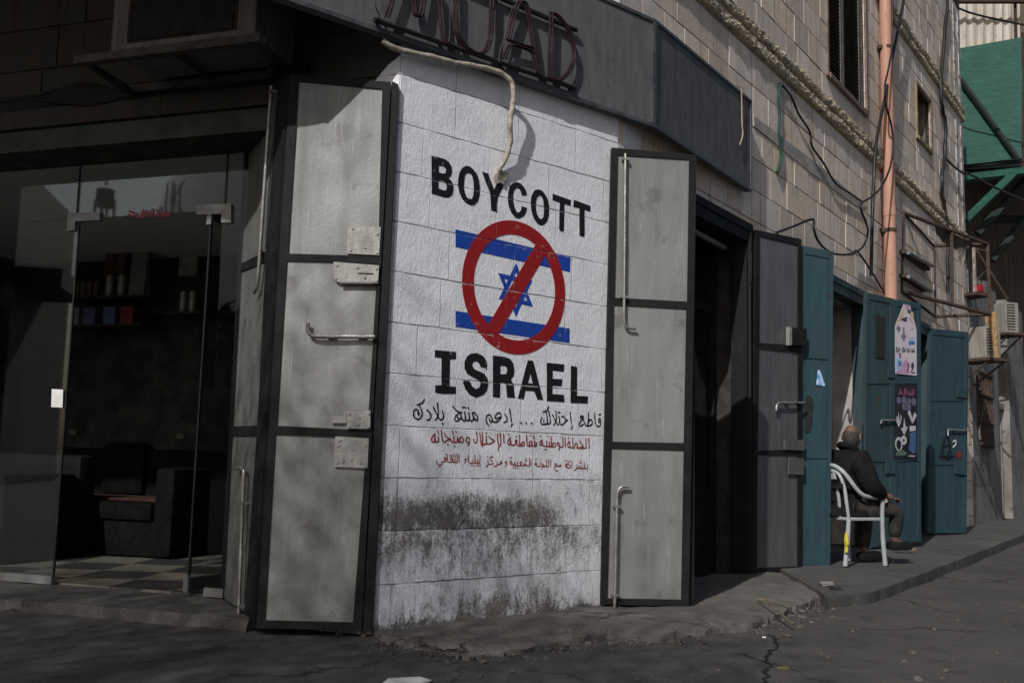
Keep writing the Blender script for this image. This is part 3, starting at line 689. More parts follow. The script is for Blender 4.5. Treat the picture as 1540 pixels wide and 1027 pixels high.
script('black_writing', [(A5, [
    [(222, 55), (190, 110), (110, 142)], [(150, 150), (190, 250), (185, 310), (150, 355), (100, 355), (60, 310), (60, 240), (90, 210), (130, 225), (120, 265), (150, 270), (130, 295)],
    [(265, 220), (310, 260), (325, 310), (305, 365), (265, 370)], [(365, 180), (440, 330), (475, 370), (515, 345), (520, 290), (500, 240)], [(428, 115), (435, 300), (392, 375)],
    [(668, 165), (710, 220), (770, 255)], [(800, 250), (740, 280), (695, 340), (705, 385), (760, 375), (790, 320), (785, 265)], [(790, 300), (800, 350), (835, 385), (860, 360), (845, 250)], [(855, 350), (875, 378), (900, 380), (920, 350), (910, 260)],
    [(915, 350), (935, 380), (960, 388), (985, 350), (965, 265), (1000, 265), (1030, 300), (1045, 350), (1030, 385), (1000, 350), (975, 300)],
    [(1215, 460), (1180, 390), (1185, 320), (1215, 290), (1250, 310), (1275, 370), (1250, 405), (1225, 350)], [(1405, 295), (1390, 262), (1345, 275), (1315, 330), (1335, 350), (1415, 325), (1350, 395), (1300, 405), (1270, 370)],
    [(1465, 285), (1500, 340), (1490, 395), (1455, 408)], [(812, 178), (858, 178)]], [(505, 432), (740, 337), (903, 190)]),
  (A6, [[(52, 155), (70, 270), (78, 345)], [(95, 385), (80, 405), (75, 415)], [(655, 115), (630, 170), (570, 200)], [(550, 285), (530, 350), (555, 385), (610, 385), (635, 355), (620, 200)], [(580, 320), (578, 350)],
    [(655, 185), (680, 330), (670, 375), (635, 380)], [(715, 240), (760, 345), (790, 385), (815, 380), (825, 340), (812, 265)], [(765, 180), (772, 320), (735, 400)], [(820, 340), (835, 385), (870, 390), (920, 340), (945, 325), (905, 300), (885, 265), (855, 272)],
    [(802, 208), (828, 205)], [(988, 205), (995, 300), (1005, 375)], [(1020, 415), (1010, 445), (1000, 460)],
    [(1190, 265), (1150, 260), (1145, 290), (1190, 290), (1140, 350), (1125, 400), (1150, 415), (1190, 385)], [(1185, 295), (1210, 370), (1240, 410), (1300, 405), (1330, 370), (1315, 320), (1285, 325), (1255, 405)], [(1268, 210), (1270, 300), (1255, 405)],
    [(1365, 215), (1370, 330), (1390, 400), (1430, 420), (1455, 390), (1452, 310), (1435, 300), (1425, 345), (1450, 355)], [(1428, 240), (1456, 236)]], [(228, 367), (305, 370), (390, 373)])], .0112, M_black, .0072)
script('red_writing', [(A7, [
    [(150, 150), (105, 190), (90, 250), (110, 285), (140, 280), (150, 170), (160, 275), (190, 285), (215, 270), (210, 200)], [(265, 70), (280, 230), (300, 285), (330, 290)], [(320, 130), (360, 200), (430, 240), (370, 255), (330, 290)], [(430, 240), (440, 275), (490, 290), (482, 190)],
    [(490, 290), (540, 290), (555, 205), (570, 290), (590, 285), (600, 210), (635, 200), (655, 245), (645, 290), (605, 285)], [(760, 290), (720, 290), (700, 250), (730, 205), (760, 220), (765, 290), (735, 350)], [(890, 110), (905, 230), (890, 295), (850, 290), (838, 240)],
    [(950, 130), (970, 290), (990, 365), (1010, 330), (1060, 315), (1068, 180)], [(990, 110), (1000, 260), (990, 360)], [(1065, 300), (1090, 320), (1130, 320), (1210, 265), (1150, 230), (1110, 190)], [(1265, 150), (1270, 260), (1290, 350), (1315, 350), (1325, 260), (1305, 130)], [(1290, 365), (1275, 425)], [(1370, 150), (1382, 300)]],
    [(200, 80), (205, 130), (462, 95), (470, 135), (525, 105), (380, 335), (500, 362), (1062, 125)]),
  (A8, [[(75, 150), (30, 210), (30, 260), (60, 275), (75, 190), (85, 270), (120, 285), (150, 280), (195, 200), (160, 205), (185, 250), (200, 290), (240, 295)], [(235, 105), (242, 290), (290, 230), (320, 240), (315, 285), (245, 296)], [(360, 110), (372, 285), (400, 295), (440, 295), (455, 235), (430, 215), (405, 250), (420, 285)],
    [(490, 115), (505, 285), (455, 295)], [(505, 285), (530, 240), (545, 270), (525, 300), (505, 300)], [(640, 190), (600, 230), (600, 270), (630, 280), (635, 200), (650, 285), (680, 300), (718, 303), (720, 210)], [(720, 300), (768, 308), (765, 230)], [(768, 305), (805, 312), (840, 245), (875, 260), (870, 310), (808, 315)], [(795, 130), (805, 310)],
    [(940, 300), (910, 280), (915, 240), (945, 250), (950, 310), (935, 365)], [(1005, 140), (1010, 300), (985, 320), (955, 310)], [(1045, 150), (1055, 305)], [(1120, 215), (1095, 260), (1100, 310), (1135, 315), (1125, 220)], [(1130, 310), (1185, 325), (1180, 160)], [(1185, 325), (1215, 330), (1225, 270), (1255, 255), (1270, 300), (1255, 330), (1300, 335)],
    [(1310, 210), (1340, 270), (1370, 300), (1310, 335), (1385, 335), (1420, 320), (1415, 165)], [(1465, 165), (1478, 340)]], [(38, 92), (180, 130), (435, 115), (612, 125), (738, 128), (685, 365), (712, 360), (1105, 155)])], .009, M_redwrite, .0055)
script('red_writing', [(A7, [
    [(340, 635), (270, 640), (280, 680), (225, 690), (185, 660), (180, 625)], [(290, 635), (340, 635), (350, 580), (325, 555), (310, 590), (345, 600)], [(372, 510), (378, 635), (455, 640), (470, 590), (440, 565), (425, 600), (460, 605)], [(465, 638), (500, 640), (505, 580)], [(545, 505), (545, 640), (500, 645)], [(580, 515), (580, 640)],
    [(710, 590), (680, 600), (705, 625), (675, 665)], [(745, 525), (750, 650), (825, 655), (825, 600)], [(825, 655), (865, 655), (860, 520)], [(865, 655), (910, 655), (910, 600)], [(950, 525), (945, 655), (910, 660)], [(950, 690), (955, 715)],
    [(1090, 610), (1100, 680), (1065, 725)], [(1180, 540), (1120, 580), (1180, 640), (1170, 680), (1110, 685)], [(1260, 650), (1255, 700), (1205, 725)], [(1260, 690), (1310, 680), (1345, 660), (1330, 630), (1310, 670)], [(1420, 670), (1400, 650), (1420, 630), (1430, 670), (1400, 725)]],
    [(220, 722), (246, 720), (338, 505), (425, 530), (450, 528), (480, 545), (510, 545), (495, 510), (790, 700), (820, 700), (902, 705), (925, 700), (1080, 550)]),
  (A8, [[(80, 560), (65, 600), (85, 625), (100, 580), (105, 635), (140, 640)], [(140, 640), (155, 590), (160, 640), (200, 645), (200, 590)], [(200, 645), (245, 650), (275, 590), (240, 585), (265, 640), (300, 650), (320, 610)], [(318, 630), (325, 650), (350, 610), (355, 650), (385, 650), (410, 640), (410, 515)], [(440, 540), (440, 640)],
    [(530, 585), (505, 620), (530, 640), (535, 590), (540, 660), (575, 662), (600, 660), (600, 600)], [(620, 610), (670, 640), (620, 665), (690, 660), (715, 655), (715, 545)], [(755, 540), (755, 660), (718, 660)], [(790, 545), (790, 665)],
    [(905, 615), (870, 610), (865, 640), (900, 650), (860, 680), (870, 730), (910, 740)], [(900, 650), (940, 660), (975, 660), (970, 630), (945, 645)], [(1070, 615), (1045, 650), (1075, 670), (1080, 610), (1085, 685), (1110, 685)], [(1140, 565), (1090, 610), (1140, 650), (1135, 685), (1100, 685)], [(1170, 570), (1168, 690)],
    [(1205, 735), (1250, 705), (1250, 660)], [(1250, 695), (1280, 690), (1280, 650)], [(1280, 690), (1315, 695), (1310, 650)], [(1315, 695), (1345, 695), (1345, 650)], [(1345, 695), (1388, 695), (1385, 590)], [(1388, 695), (1445, 695), (1440, 630)]],
    [(70, 505), (92, 503), (130, 680), (160, 682), (200, 690), (335, 555), (360, 555), (347, 520), (515, 535), (540, 530), (598, 560), (645, 700), (1050, 560), (1080, 560), (1315, 600), (1335, 600), (1325, 575), (1435, 740)])], .0066, M_redwrite, .0044)

# ------------------------------------------------------------------ metal bifold doors
def quadp(P, q): return [P.hit(*p) for p in q]
def frame_poly(g, P, outer, holes, o0, o1): g.prism(quadp(P, outer), o0, o1, [quadp(P, h) for h in holes])
def leaf(parent, P, outer, panels, name='door_leaf', mf=None, mp=None, label=None):
    g = MB(); frame_poly(g, P, outer, panels, -.035, .012)
    # worn lip round each panel
    f = build(name, g, mf or M_dframe, parent, P.M())
    if label: f['label'] = label
    for q in panels:
        c = quadp(P, q); g = MB(); n = 22; m = 40    # dented sheet
        sd = random.random()*50
        for j in range(m+1):
            for i in range(n+1):
                a, b = i/n, j/m
                u = (c[0][0]*(1-a)+c[1][0]*a)*(1-b)+(c[3][0]*(1-a)+c[2][0]*a)*b; z = (c[0][1]*(1-a)+c[1][1]*a)*(1-b)+(c[3][1]*(1-a)+c[2][1]*a)*b
                e = min(1, 6*min(a, 1-a), 6*min(b, 1-b))
                g.v.append((u, -(.001+(mnoise.noise(Vector((u*3, z*2.2, sd)))*.008+mnoise.noise(Vector((u*9, z*5, sd)))*.0035+mnoise.noise(Vector((u*22, z*9, sd)))*.0004)*e), z))
        for j in range(m):
            for i in range(n): k = j*(n+1)+i; g.face([k+n+1, k+n+2, k+1, k])
        build('door_panel', g, mp or M_panel, f, P.M(), True)
    return f
def bolt_rod(f, P, pts, brackets, r=.011, off=.035):
    g = MB(); g.tube([(*[(u, -off, z) for u, z in [P.hit(*p)]][0],) for p in pts], r, 8)
    for b in brackets:
        u, z = P.hit(*b); g.rbox((u, -off*.55, z), (.045, off*1.4, .016))
    return build('bolt', g, M_steel, f, P.M(), True)
def plate(f, P, q, o=.02, rivets=(), name='lock_plate', mat=None, o0=.012):
    g = MB(); g.prism(quadp(P, q), o0, o)
    for r in rivets:
        u, z = P.hit(*r); g.tube([(u, -o, z), (u, -o-.006, z)], .009, 8)
    return build(name, g, mat or M_plate, f, P.M())

# left pair: front leaf A, and leaf B folded back towards the glass
PA = thru(gnd(388, 943, .04), gnd(545, 946, .04)); PB = thru(gnd(333, 907, .04), gnd(388, 943, .04))
fA = leaf(BLD, PA, [(437, 113), (588, 125), (544, 946), (386, 944)],
          [[(450, 124), (575, 135), (569, 386), (434, 382)], [(432, 393), (568, 397), (553, 647), (417, 640)], [(415, 653), (552, 659), (531, 935), (399, 932)]], label='black framed grey sheet door leaf with lock plates at the left of the painted corner')
def ip(o, s, pts): return [(o[0]+x/s, o[1]+y/s) for x, y in pts]
i6 = ((410, 320), 4.89); i7 = ((440, 600), 8.557)
plate(fA, PA, ip(*i6, [(553, 108), (798, 112), (785, 318), (548, 305)]), .022, ip(*i6, [(588, 120), (772, 162), (575, 278), (768, 297), (680, 262)]))
plate(fA, PA, ip(*i6, [(452, 368), (785, 395), (778, 525), (480, 515), (458, 498)]), .03, ip(*i6, [(475, 392), (468, 490), (765, 415), (765, 505), (628, 408)]), 'lock_case')
g = MB(); g.prism(quadp(PA, ip(*i6, [(630, 448), (748, 452), (748, 462), (630, 458)])), .0301, .0312); g.prism(quadp(PA, ip(*i6, [(680, 482), (692, 482), (692, 498), (680, 498)])), .0301, .0312)
build('keyhole', g, M_darkhole, fA, PA.M())
g = MB(); g.tube([(PA.hit(*q)[0], -.036, PA.hit(*q)[1]) for q in ip(*i6, [(500, 522), (750, 524)])], .009, 8); build('bolt', g, M_steel, fA, PA.M(), True)
bolt_rod(fA, PA, ip(*i6, [(268, 815), (265, 850), (268, 875), (280, 898), (305, 912), (340, 916), (755, 917)]), ip(*i6, [(435, 914), (657, 914)]), .0115, .04)
plate(fA, PA, ip(*i7, [(555, 480), (985, 505), (968, 890), (538, 870)]), .02, ip(*i7, [(605, 525), (590, 600), (940, 595), (580, 810), (650, 797), (755, 775), (875, 815), (935, 855)]))
plate(fA, PA, ip(*i7, [(710, 158), (1010, 150), (1005, 385), (705, 378)]), .034, ip(*i7, [(735, 188), (985, 190), (730, 355), (980, 355), (865, 240), (845, 325)]), 'lock_case')
plate(fA, PA, ip(*i7, [(508, 215), (702, 218), (698, 310), (505, 310)]), .024, (), 'bolt')
fB = leaf(BLD, PB, [(374, 154), (434, 114), (385, 943), (333, 907)],
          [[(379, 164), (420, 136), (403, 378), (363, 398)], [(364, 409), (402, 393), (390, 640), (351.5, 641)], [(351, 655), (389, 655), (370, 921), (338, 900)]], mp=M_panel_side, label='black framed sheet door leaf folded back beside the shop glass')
bolt_rod(fB, PB, [(418, 132), (411, 230), (400, 395), (398, 420), (396, 434), (392, 441)], [(418, 140), (400, 378)], .0115, .04)
bolt_rod(fB, PB, [(363, 704), (372, 704), (377, 708), (376, 730), (375, 756), (372, 840), (369, 922)], [(375, 756), (370, 910)], .0115, .04)
# jamb by the corner
g = MB(); PJ = thru(gnd(545, 946, .04), gnd(557, 951, .03)); g.prism(quadp(PA, [(589, 122), (599, 127), (560, 950), (546, 949)]), -.05, -.002); build('door_jamb', g, M_dframe, BLD, PA.M())
# right leaf by the corner
PD = thru(gnd(903, 909, .05), gnd(1036, 910, .05))
fD = leaf(BLD, PD, [(920, 223), (1047, 234), (1035, 911), (903, 908)],
          [[(929, 234), (1036, 241), (1033, 454), (924, 448)], [(923, 459), (1032, 465), (1028, 666), (920, 664)], [(919, 674), (1028, 677), (1024, 901), (913, 899)]], label='black framed grey sheet door leaf with rods at the right of the painted corner')
bolt_rod(fD, PD, [(938.5, 234), (936.3, 470), (936.5, 484), (939, 492), (945, 495), (954, 495)], [(939, 242), (936.5, 448)], .011, .042)
bolt_rod(fD, PD, [(944, 731), (935, 731), (930, 733), (927, 738), (926, 746), (924, 840), (922, 918)], [(926, 761), (923, 893)], .011, .042)
# its second leaf folded flat behind it
PD2 = PD.at(-.075); g = MB(); u0, z0 = PD.hit(1047, 234); u1, z1 = PD.hit(1035, 911)
g.fb(PD.hit(920, 223)[0]+.05, u0+.012, z1+.01, z0-.02, -.078, -.042); build('door_leaf', g, M_dframe, BLD, PD.M())
# far leaves of the first doorway
PG = thru(gnd(1128, 862, .06), gnd(1203, 856, .06))
fG = leaf(BLD, PG, [(1135, 346), (1204, 360), (1203, 856), (1129, 862)],
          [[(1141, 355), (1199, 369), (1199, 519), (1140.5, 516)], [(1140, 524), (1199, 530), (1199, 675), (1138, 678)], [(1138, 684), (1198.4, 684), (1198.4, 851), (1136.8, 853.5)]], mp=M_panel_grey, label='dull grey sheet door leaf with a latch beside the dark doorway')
i5 = ((1100, 320), 3.21); j6 = ((1100, 580), 3.21)
plate(fG, PG, ip(*i5, [(272, 556), (342, 562), (342, 642), (272, 640)]), .05, (), 'lock_case', M_dframe)
plate(fG, PG, ip(*i5, [(258, 553), (271, 555), (271, 641), (258, 640)]), .05, (), 'lock_plate')
bolt_rod(fG, PG, ip(*i5, [(199, 955), (200, 935), (205, 922), (215, 918), (335, 917)]), ip(*i5, [(256, 918), (315, 918)]), .012, .04)
plate(fG, PG, ip(*j6, [(245, 257), (340, 262), (340, 312), (245, 308)]), .03, ip(*j6, [(318, 290)]), 'lock_case', M_panel_grey)
plate(fG, PG, ip(*j6, [(270, 345), (341, 350), (341, 430), (265, 427)]), .024, ip(*j6, [(280, 355), (333, 358), (276, 418), (333, 420)]), 'lock_plate', M_panel_grey)
# the hinge leaf seen edge on at its left
a = PG.p(0, 0); b = PR.p(2.46, 0, .02); PE = thru((b.x, b.y), (a.x, a.y)); L = math.hypot(a.x-b.x, a.y-b.y)
g = MB(); g.fb(.01, L-.01, .08, 3.18, -.02, .02); fE = build('door_leaf', g, M_dframe, BLD, PE.M()); fE['label'] = 'black hinge leaf of the doorway seen almost edge on'
g = MB()
for z in (.7, 1.62, 2.62): g.tube([(L-.0, 0, z), (L-.0, 0, z+.14)], .018, 8)
build('hinge', g, M_rust, fE, PE.M(), True)
# teal doors
P1 = thru(gnd(1206, 856, .05), gnd(1248, 850, .088))
f1 = leaf(BLD, P1, [(1203, 369), (1252.6, 379), (1247.5, 850), (1204, 856)], [[(1210, 382), (1246, 389), (1245, 532), (1210, 529)], [(1210, 538), (1245, 541), (1244, 680), (1210, 680)], [(1210, 689), (1244, 689), (1241, 842), (1210, 847)]], mf=M_teal, mp=M_teal, label='teal door leaf with a small blue sticker, behind the grey leaf')
g = MB(); q = quadp(P1, ip(*i5, [(414, 758), (424, 762), (447, 828), (446, 838), (405, 830)])); g.prism(q, .0135, .0145)
st = tag(build('sticker', g, pm('blue_white_sticker', (.55, .66, .78), (.04, .22, .55), 16, .5), None, P1.M()), 'torn blue and white sticker on the teal door leaf', 'sticker')
g = MB()
for k_, ln_ in enumerate(([(1216, 601), (1214, 618), (1215, 632), (1213, 645)], [(1219, 608), (1217, 620), (1218, 630)], [(1211, 610), (1212, 622)])): g.stroke(quadp(P1, ln_), (.085, .06, .06)[k_], .0130+.0004*k_)
build('soot_smudge', g, flat('black_soot', (.014, .016, .018), .8), f1, P1.M())
zt = 3.1
def at_z(px, py, z): d = ray(px, py); t = (z-H)/d[2]; return Vector((d[0]*t, d[1]*t, z))
P2 = thru(at_z(1302.3, 440, zt), at_z(1383.3, 455.5, zt))
f2 = leaf(BLD, P2, [(1302.3, 440), (1343.4, 449.6), (1342.5, 817.5), (1299, 825)], [[(1306, 450), (1338, 457), (1338, 566), (1304, 566)], [(1304, 577), (1338, 577), (1338, 684), (1303, 684)], [(1303, 694), (1338, 694), (1338, 806), (1303, 812)]], mf=M_teal_worn, mp=M_teal_worn, label='worn teal door leaf with a dark slot, behind the seated man')
g = MB(); g.prism(quadp(P2, [(1315.6, 473), (1330, 478), (1329, 540), (1315.6, 537)]), .0125, .0145); build('vent_slot', g, M_dark, f2, P2.M())
plate(f2, P2, [(1333, 552), (1342, 552), (1342, 568), (1333, 568)], .03, (), 'lock_case', M_teal)
plate(f2, P2, [(1330, 693), (1342.5, 693), (1342.5, 712), (1330, 712)], .03, (), 'lock_case', M_teal)
bolt_rod(f2, P2, [(1320, 637), (1321, 632), (1343, 632)], [(1330, 632)], .012, .04)
f3 = leaf(BLD, P2, [(1344.3, 450.6), (1383.6, 456), (1384, 813.6), (1344.5, 816.8)], [[(1348.5, 460), (1379, 465), (1379.5, 566), (1348.5, 566)], [(1348.5, 577), (1379.5, 577), (1379.5, 684), (1348.5, 686)], [(1348.5, 694), (1379.5, 692), (1379.5, 804), (1348.5, 807)]], mf=M_teal, mp=M_teal, label='teal door leaf carrying two posters')
P3 = thru(gnd(1394.5, 800.5, .14), gnd(1452, 799, .14))
f4 = leaf(BLD, P3, [(1398, 494), (1456, 499.5), (1452, 801), (1394, 801)], [[(1402, 503), (1451, 508), (1450, 597), (1400, 597)], [(1400, 603), (1450, 603), (1449, 693), (1399, 693)], [(1399, 699), (1449, 699), (1447.5, 792), (1398.5, 793)]], mf=M_teal, mp=M_teal, label='farthest teal door leaf with a black scrawl and red spot')
plate(f4, P3, [(1437, 582), (1452, 583), (1451.5, 598), (1437, 597)], .035, (), 'lock_case', M_teal)
plate(f4, P3, [(1434.5, 696), (1451, 697), (1450.5, 714), (1434.5, 712)], .035, (), 'lock_case', M_teal)
bolt_rod(f4, P3, [(1422, 655), (1422, 646), (1452, 647)], [(1432, 646)], .012, .04)
g = MB()
for s_ in ([(1413, 688), (1420, 660), (1424, 655), (1428, 672), (1421, 690), (1430, 688)], [(1416, 672), (1428, 668)], [(1412, 686), (1434, 686)], [(1418, 660), (1418, 690)], [(1425, 660), (1431, 690)]): g.stroke(quadp(P3, s_), .028, .0135)
build('painted_scrawl', g, flat('black_spray', (.012, .012, .015), .6), f4, P3.M())
g = MB(); g.dot(P3.hit(1441, 684), .055, .014); build('red_spot', g, flat('red_spray', (.25, .012, .016), .6), f4, P3.M())
g = MB(); g.stroke(quadp(P3, [(1432, 664), (1436, 662), (1436, 668), (1432, 672)]), .025, .0142); build('white_mark', g, M_white, f4, P3.M())

# posters
def poster():
    PP = P2.at(.016); g = MB(); I = ((1335, 445), 7.6)
    g.prism([PP.hit(*q) for q in ip(*I, [(180, 95), (250, 110), (300, 270), (328, 390), (330, 912), (85, 885), (82, 350), (110, 270)])], 0, .002)
    o = tag(build('poster', g, pm('faded_lilac_poster', (.52, .46, .55), (.56, .52, .54), 6, .6), None, PP.M()), 'pale torn-topped poster with jewellery and blue shapes, upper one on the teal door', 'poster', 'posters on the teal door')
    def patch(nm, polys, m, h=.0028):
        for q in polys: g = MB(); g.prism([PP.hit(*p) for p in ip(*I, q)], .002, h); build(nm, g, m, o, PP.M())
    cream = flat('cream_print', (.50, .45, .33)); pur = flat('mauve_print', (.30, .13, .26)); dk = flat('dark_print', (.06, .05, .09)); bl = flat('blue_print', (.07, .16, .38)); lb = flat('pale_blue_print', (.30, .45, .62)); gy = flat('grey_print', (.20, .18, .24))
    patch('print_panel', [[(178, 100), (190, 230), (95, 345), (86, 345), (112, 272)], [(240, 150), (290, 190), (300, 300), (262, 250)], [(290, 300), (318, 380), (300, 330)]], cream)
    patch('print_panel', [[(188, 100), (245, 112), (240, 150), (200, 150)], [(90, 880), (220, 700), (250, 895)]], flat('pink_print', (.50, .28, .45)), .0023)
    patch('print_motif', [[(222, 150), (275, 165), (250, 215), (225, 190)], [(150, 260), (225, 240), (215, 300), (150, 280)]], dk)
    patch('print_motif', [[(172, 360), (190, 360), (192, 440), (215, 460), (200, 485), (182, 530), (165, 485), (142, 455), (168, 440)], [(92, 370), (118, 330), (150, 370), (140, 395), (124, 430), (110, 395)], [(255, 375), (268, 390), (258, 400)], [(272, 360), (290, 372), (276, 390)], [(240, 250), (310, 360), (300, 340), (250, 245)]], gy)
    patch('print_motif', [[(240, 470), (308, 470), (308, 560), (240, 565)]], lb)
    patch('print_motif', [[(100, 700), (130, 720), (165, 730), (165, 800), (140, 860), (105, 840), (92, 770)]], lb, .003)
    patch('print_motif', [[(120, 740), (150, 750), (150, 800), (125, 810)], [(240, 520), (308, 520), (308, 555), (240, 560)]], bl, .0034)
    patch('print_motif', [[(225, 775), (242, 760), (245, 800), (228, 875), (218, 870), (230, 810)], [(270, 770), (290, 755), (300, 800), (290, 840), (262, 885), (258, 875), (275, 840), (264, 800)], [(122, 655), (150, 655), (150, 668), (122, 668)], [(130, 670), (145, 670), (150, 715), (135, 715)], [(272, 870), (312, 872), (312, 888), (272, 886)]], dk)
    g = MB()
    for k, x in enumerate((95, 112, 125, 165, 178, 192, 225, 238, 272, 286, 298)):
        g.stroke([PP.hit(*p) for p in ip(*I, [(x, 595+k*1.5), (x+4, 625+k*1.5), (x-3, 640)])], .018, .003)
    for x, y in ((100, 590), (140, 612), (205, 618), (252, 622), (180, 592)): g.dot(PP.hit(*ip(*I, [(x, y)])[0]), .012, .003)
    build('print_writing', g, dk, o, PP.M())
def poster2():
    PP = P2.at(.016); g = MB(); I = ((1335, 570), 7.9)
    g.prism([PP.hit(*q) for q in ip(*I, [(82, 45), (350, 80), (345, 958), (78, 945)])], 0, .002)
    o = tag(build('poster', g, pm('dark_navy_poster', (.010, .009, .016), (.018, .016, .026), 5, .5), None, PP.M()), 'dark poster with pink heading and white motifs, lower one on the teal door', 'poster', 'posters on the teal door')
    def patch(nm, polys, m, h=.0028):
        for q in polys: g = MB(); g.prism([PP.hit(*p) for p in ip(*I, q)], .002, h); build(nm, g, m, o, PP.M())
    wt = flat('white_print', (.50, .49, .53)); bl = flat('deep_blue_print', (.05, .11, .24)); lv = flat('lavender_print', (.12, .12, .19)); gr = flat('moss_print', (.09, .14, .11))
    g = MB(); src = (1335, 570, 7.9)
    for s_ in ([(125, 165), (145, 180), (148, 120)], [(150, 178), (165, 150), (172, 180)], [(172, 180), (195, 180), (196, 120)], [(205, 180), (206, 115)], [(222, 120), (222, 182)], [(245, 150), (240, 180), (270, 182), (268, 140)], [(270, 182), (296, 182), (292, 130)], [(308, 118), (312, 180)]): g.stroke([PP.hit(src[0]+x/src[2], src[1]+y/src[2]) for x, y in s_], .02, .003)
    build('print_writing', g, flat('pink_lettering', (.26, .07, .14)), o, PP.M())
    g = MB()
    for x, y, r in ((130, 250, .045), (195, 255, .055), (255, 262, .04), (308, 268, .05), (195, 322, .05), (240, 328, .06)): g.dot(PP.hit(src[0]+x/src[2], src[1]+y/src[2]), r, .0026)
    build('print_writing', g, lv, o, PP.M())
    patch('print_motif', [[(262, 365), (300, 490), (292, 530), (235, 400)], [(318, 390), (342, 430), (300, 520), (296, 450)], [(128, 390), (140, 500), (165, 480), (160, 430), (150, 425), (152, 520), (130, 570), (98, 500), (108, 430), (116, 490)], [(195, 460), (212, 570), (238, 560), (195, 670), (155, 580), (182, 580)], [(258, 555), (332, 555), (330, 610), (260, 620)], [(245, 905), (322, 908), (322, 920), (245, 916)]], wt)
    patch('print_motif', [[(255, 640), (335, 620), (335, 860), (300, 885), (245, 830), (265, 740)]], bl, .0024)
    patch('print_motif', [[(95, 880), (150, 830), (230, 870), (210, 905), (95, 905)]], gr)
    g = MB(); c = PP.hit(*ip(*I, [(190, 725)])[0]); g.prism([(c[0]+.06*math.cos(k*.3927), c[1]+.055*math.sin(k*.3927)) for k in range(16)], .002, .0028, [[(c[0]+.02*math.cos(k*.7854), c[1]+.02*math.sin(k*.7854)) for k in range(8)]])
    c = PP.hit(*ip(*I, [(130, 770)])[0]); g.prism([(c[0]+.075*math.cos(k*.3927), c[1]+.085*math.sin(k*.3927)) for k in range(16)], .002, .0028, [[(c[0]+.05*math.cos(k*.3927), c[1]-.01+.06*math.sin(k*.3927)) for k in range(16)]])
    build('print_motif', g, wt, o, PP.M())
poster(); poster2()
# graffiti on the far whitewashed wall is added with that wall

# ------------------------------------------------------------------ shop sign
SO = .07; PS = PC.at(SO)
SIGN = thing('shop_sign', PC.p(.9, 3.46, SO), 'long dark grey shop sign with maroon tube letters bent round the corner', 'sign')
u_r = PS.hit(984.5, 100)[0]; zb, zt_ = 3.482, 4.31
g = MB(); g.fb(-1.02, u_r, zb, zt_, -.06, 0)
pan = build('sign_panel', g, M_sign, SIGN, PS.M())
g = MB(); b = .022
for (a0, a1, c0, c1) in ((-1.02, u_r, zb-.004, zb+b), (-1.02, u_r, zt_-b, zt_+.004)): g.fb(a0, a1, c0, c1, -.002, .012)
g.fb(u_r-.03, u_r, zb+b, zt_-b, -.002, .012); build('sign_trim', g, M_signedge, SIGN, PS.M())
q0 = PS.p(u_r, 0); q1 = PR.w(1129.3, 220, .09); P_S2 = thru(q0, q1); Ls = math.hypot(q1.x-q0.x, q1.y-q0.y)
def s2(px_, py_): return P_S2.hit(px_, py_)
g = MB(); za, zb2 = s2(1129, 152)[1], s2(1129, 288)[1]
g.prism([(0, zb), (Ls, zb2), (Ls, za), (0, zt_)], -.06, -.001); build('sign_panel', g, M_sign, SIGN, P_S2.M())
g = MB(); g.prism([(0, zb-.004), (Ls, zb2-.004), (Ls, zb2+.02), (0, zb+b)], -.002, .011); g.prism([(0, zt_-b), (Ls, za-.02), (Ls, za+.004), (0, zt_+.004)], -.002, .011); g.prism([(Ls-.02, zb2+.02), (Ls, zb2+.02), (Ls, za-.02), (Ls-.02, za-.02)], -.002, .011); g.prism([(0, zb+b), (.022, zb+b), (.022, zt_-b), (0, zt_-b)], -.002, .011)
build('sign_trim', g, M_signedge, SIGN, P_S2.M())
PN = PS.at(.045)
def nl(src, pts, close=False): return [(*[(u, -.045, z) for u, z in [PN.hit(src[0]+x/src[2], src[1]+y/src[2])]][0],) for x, y in pts]
s1 = (560, 0, 8.556); s2_ = (720, 0, 7.333)
def neon(lines):
    g = MB()
    for src, pts in lines:
        p = spline(nl(src, pts), 5); g.tube(p, .0085, 8)
        p2 = [Vector((q[0]+.022, q[1]-.004, q[2]+.004)) for q in p]; g.tube(p2, .0085, 8)
    return build('tube_letter', g, M_neon, SIGN, PS.M(), True)
neon([(s1, [(165, 225), (175, 190), (215, 60), (290, -170), (360, -400)]), (s1, [(380, -400), (490, -60), (520, 130), (545, 200), (590, 205), (615, 140), (640, 0), (700, -330)]), (s1, [(720, -330), (800, -200), (845, 0), (870, 220), (890, 440), (915, 555)])])
neon([(s1, [(1050, -270), (1052, 0), (1050, 350), (1090, 480), (1170, 590), (1270, 665), (1370, 690), (1440, 650), (1485, 540), (1510, 350), (1520, 0), (1525, -140)])])
neon([(s2_, [(270, 650), (285, 590), (310, 530), (345, 500), (400, 505), (570, 575), (600, 680), (635, 810)]), (s2_, [(310, 440), (340, 300), (385, 130), (420, 40), (450, 20), (500, 45), (540, 200), (590, 500), (640, 800)]), (s2_, [(315, 445), (430, 485), (575, 530)])])
neon([(s2_, [(785, 140), (783, 300), (775, 560), (768, 860)]), (s2_, [(790, 145), (830, 160), (900, 225), (975, 340), (1020, 470), (1035, 600), (1020, 700), (980, 790), (910, 865), (840, 890), (768, 865)])])
g = MB()
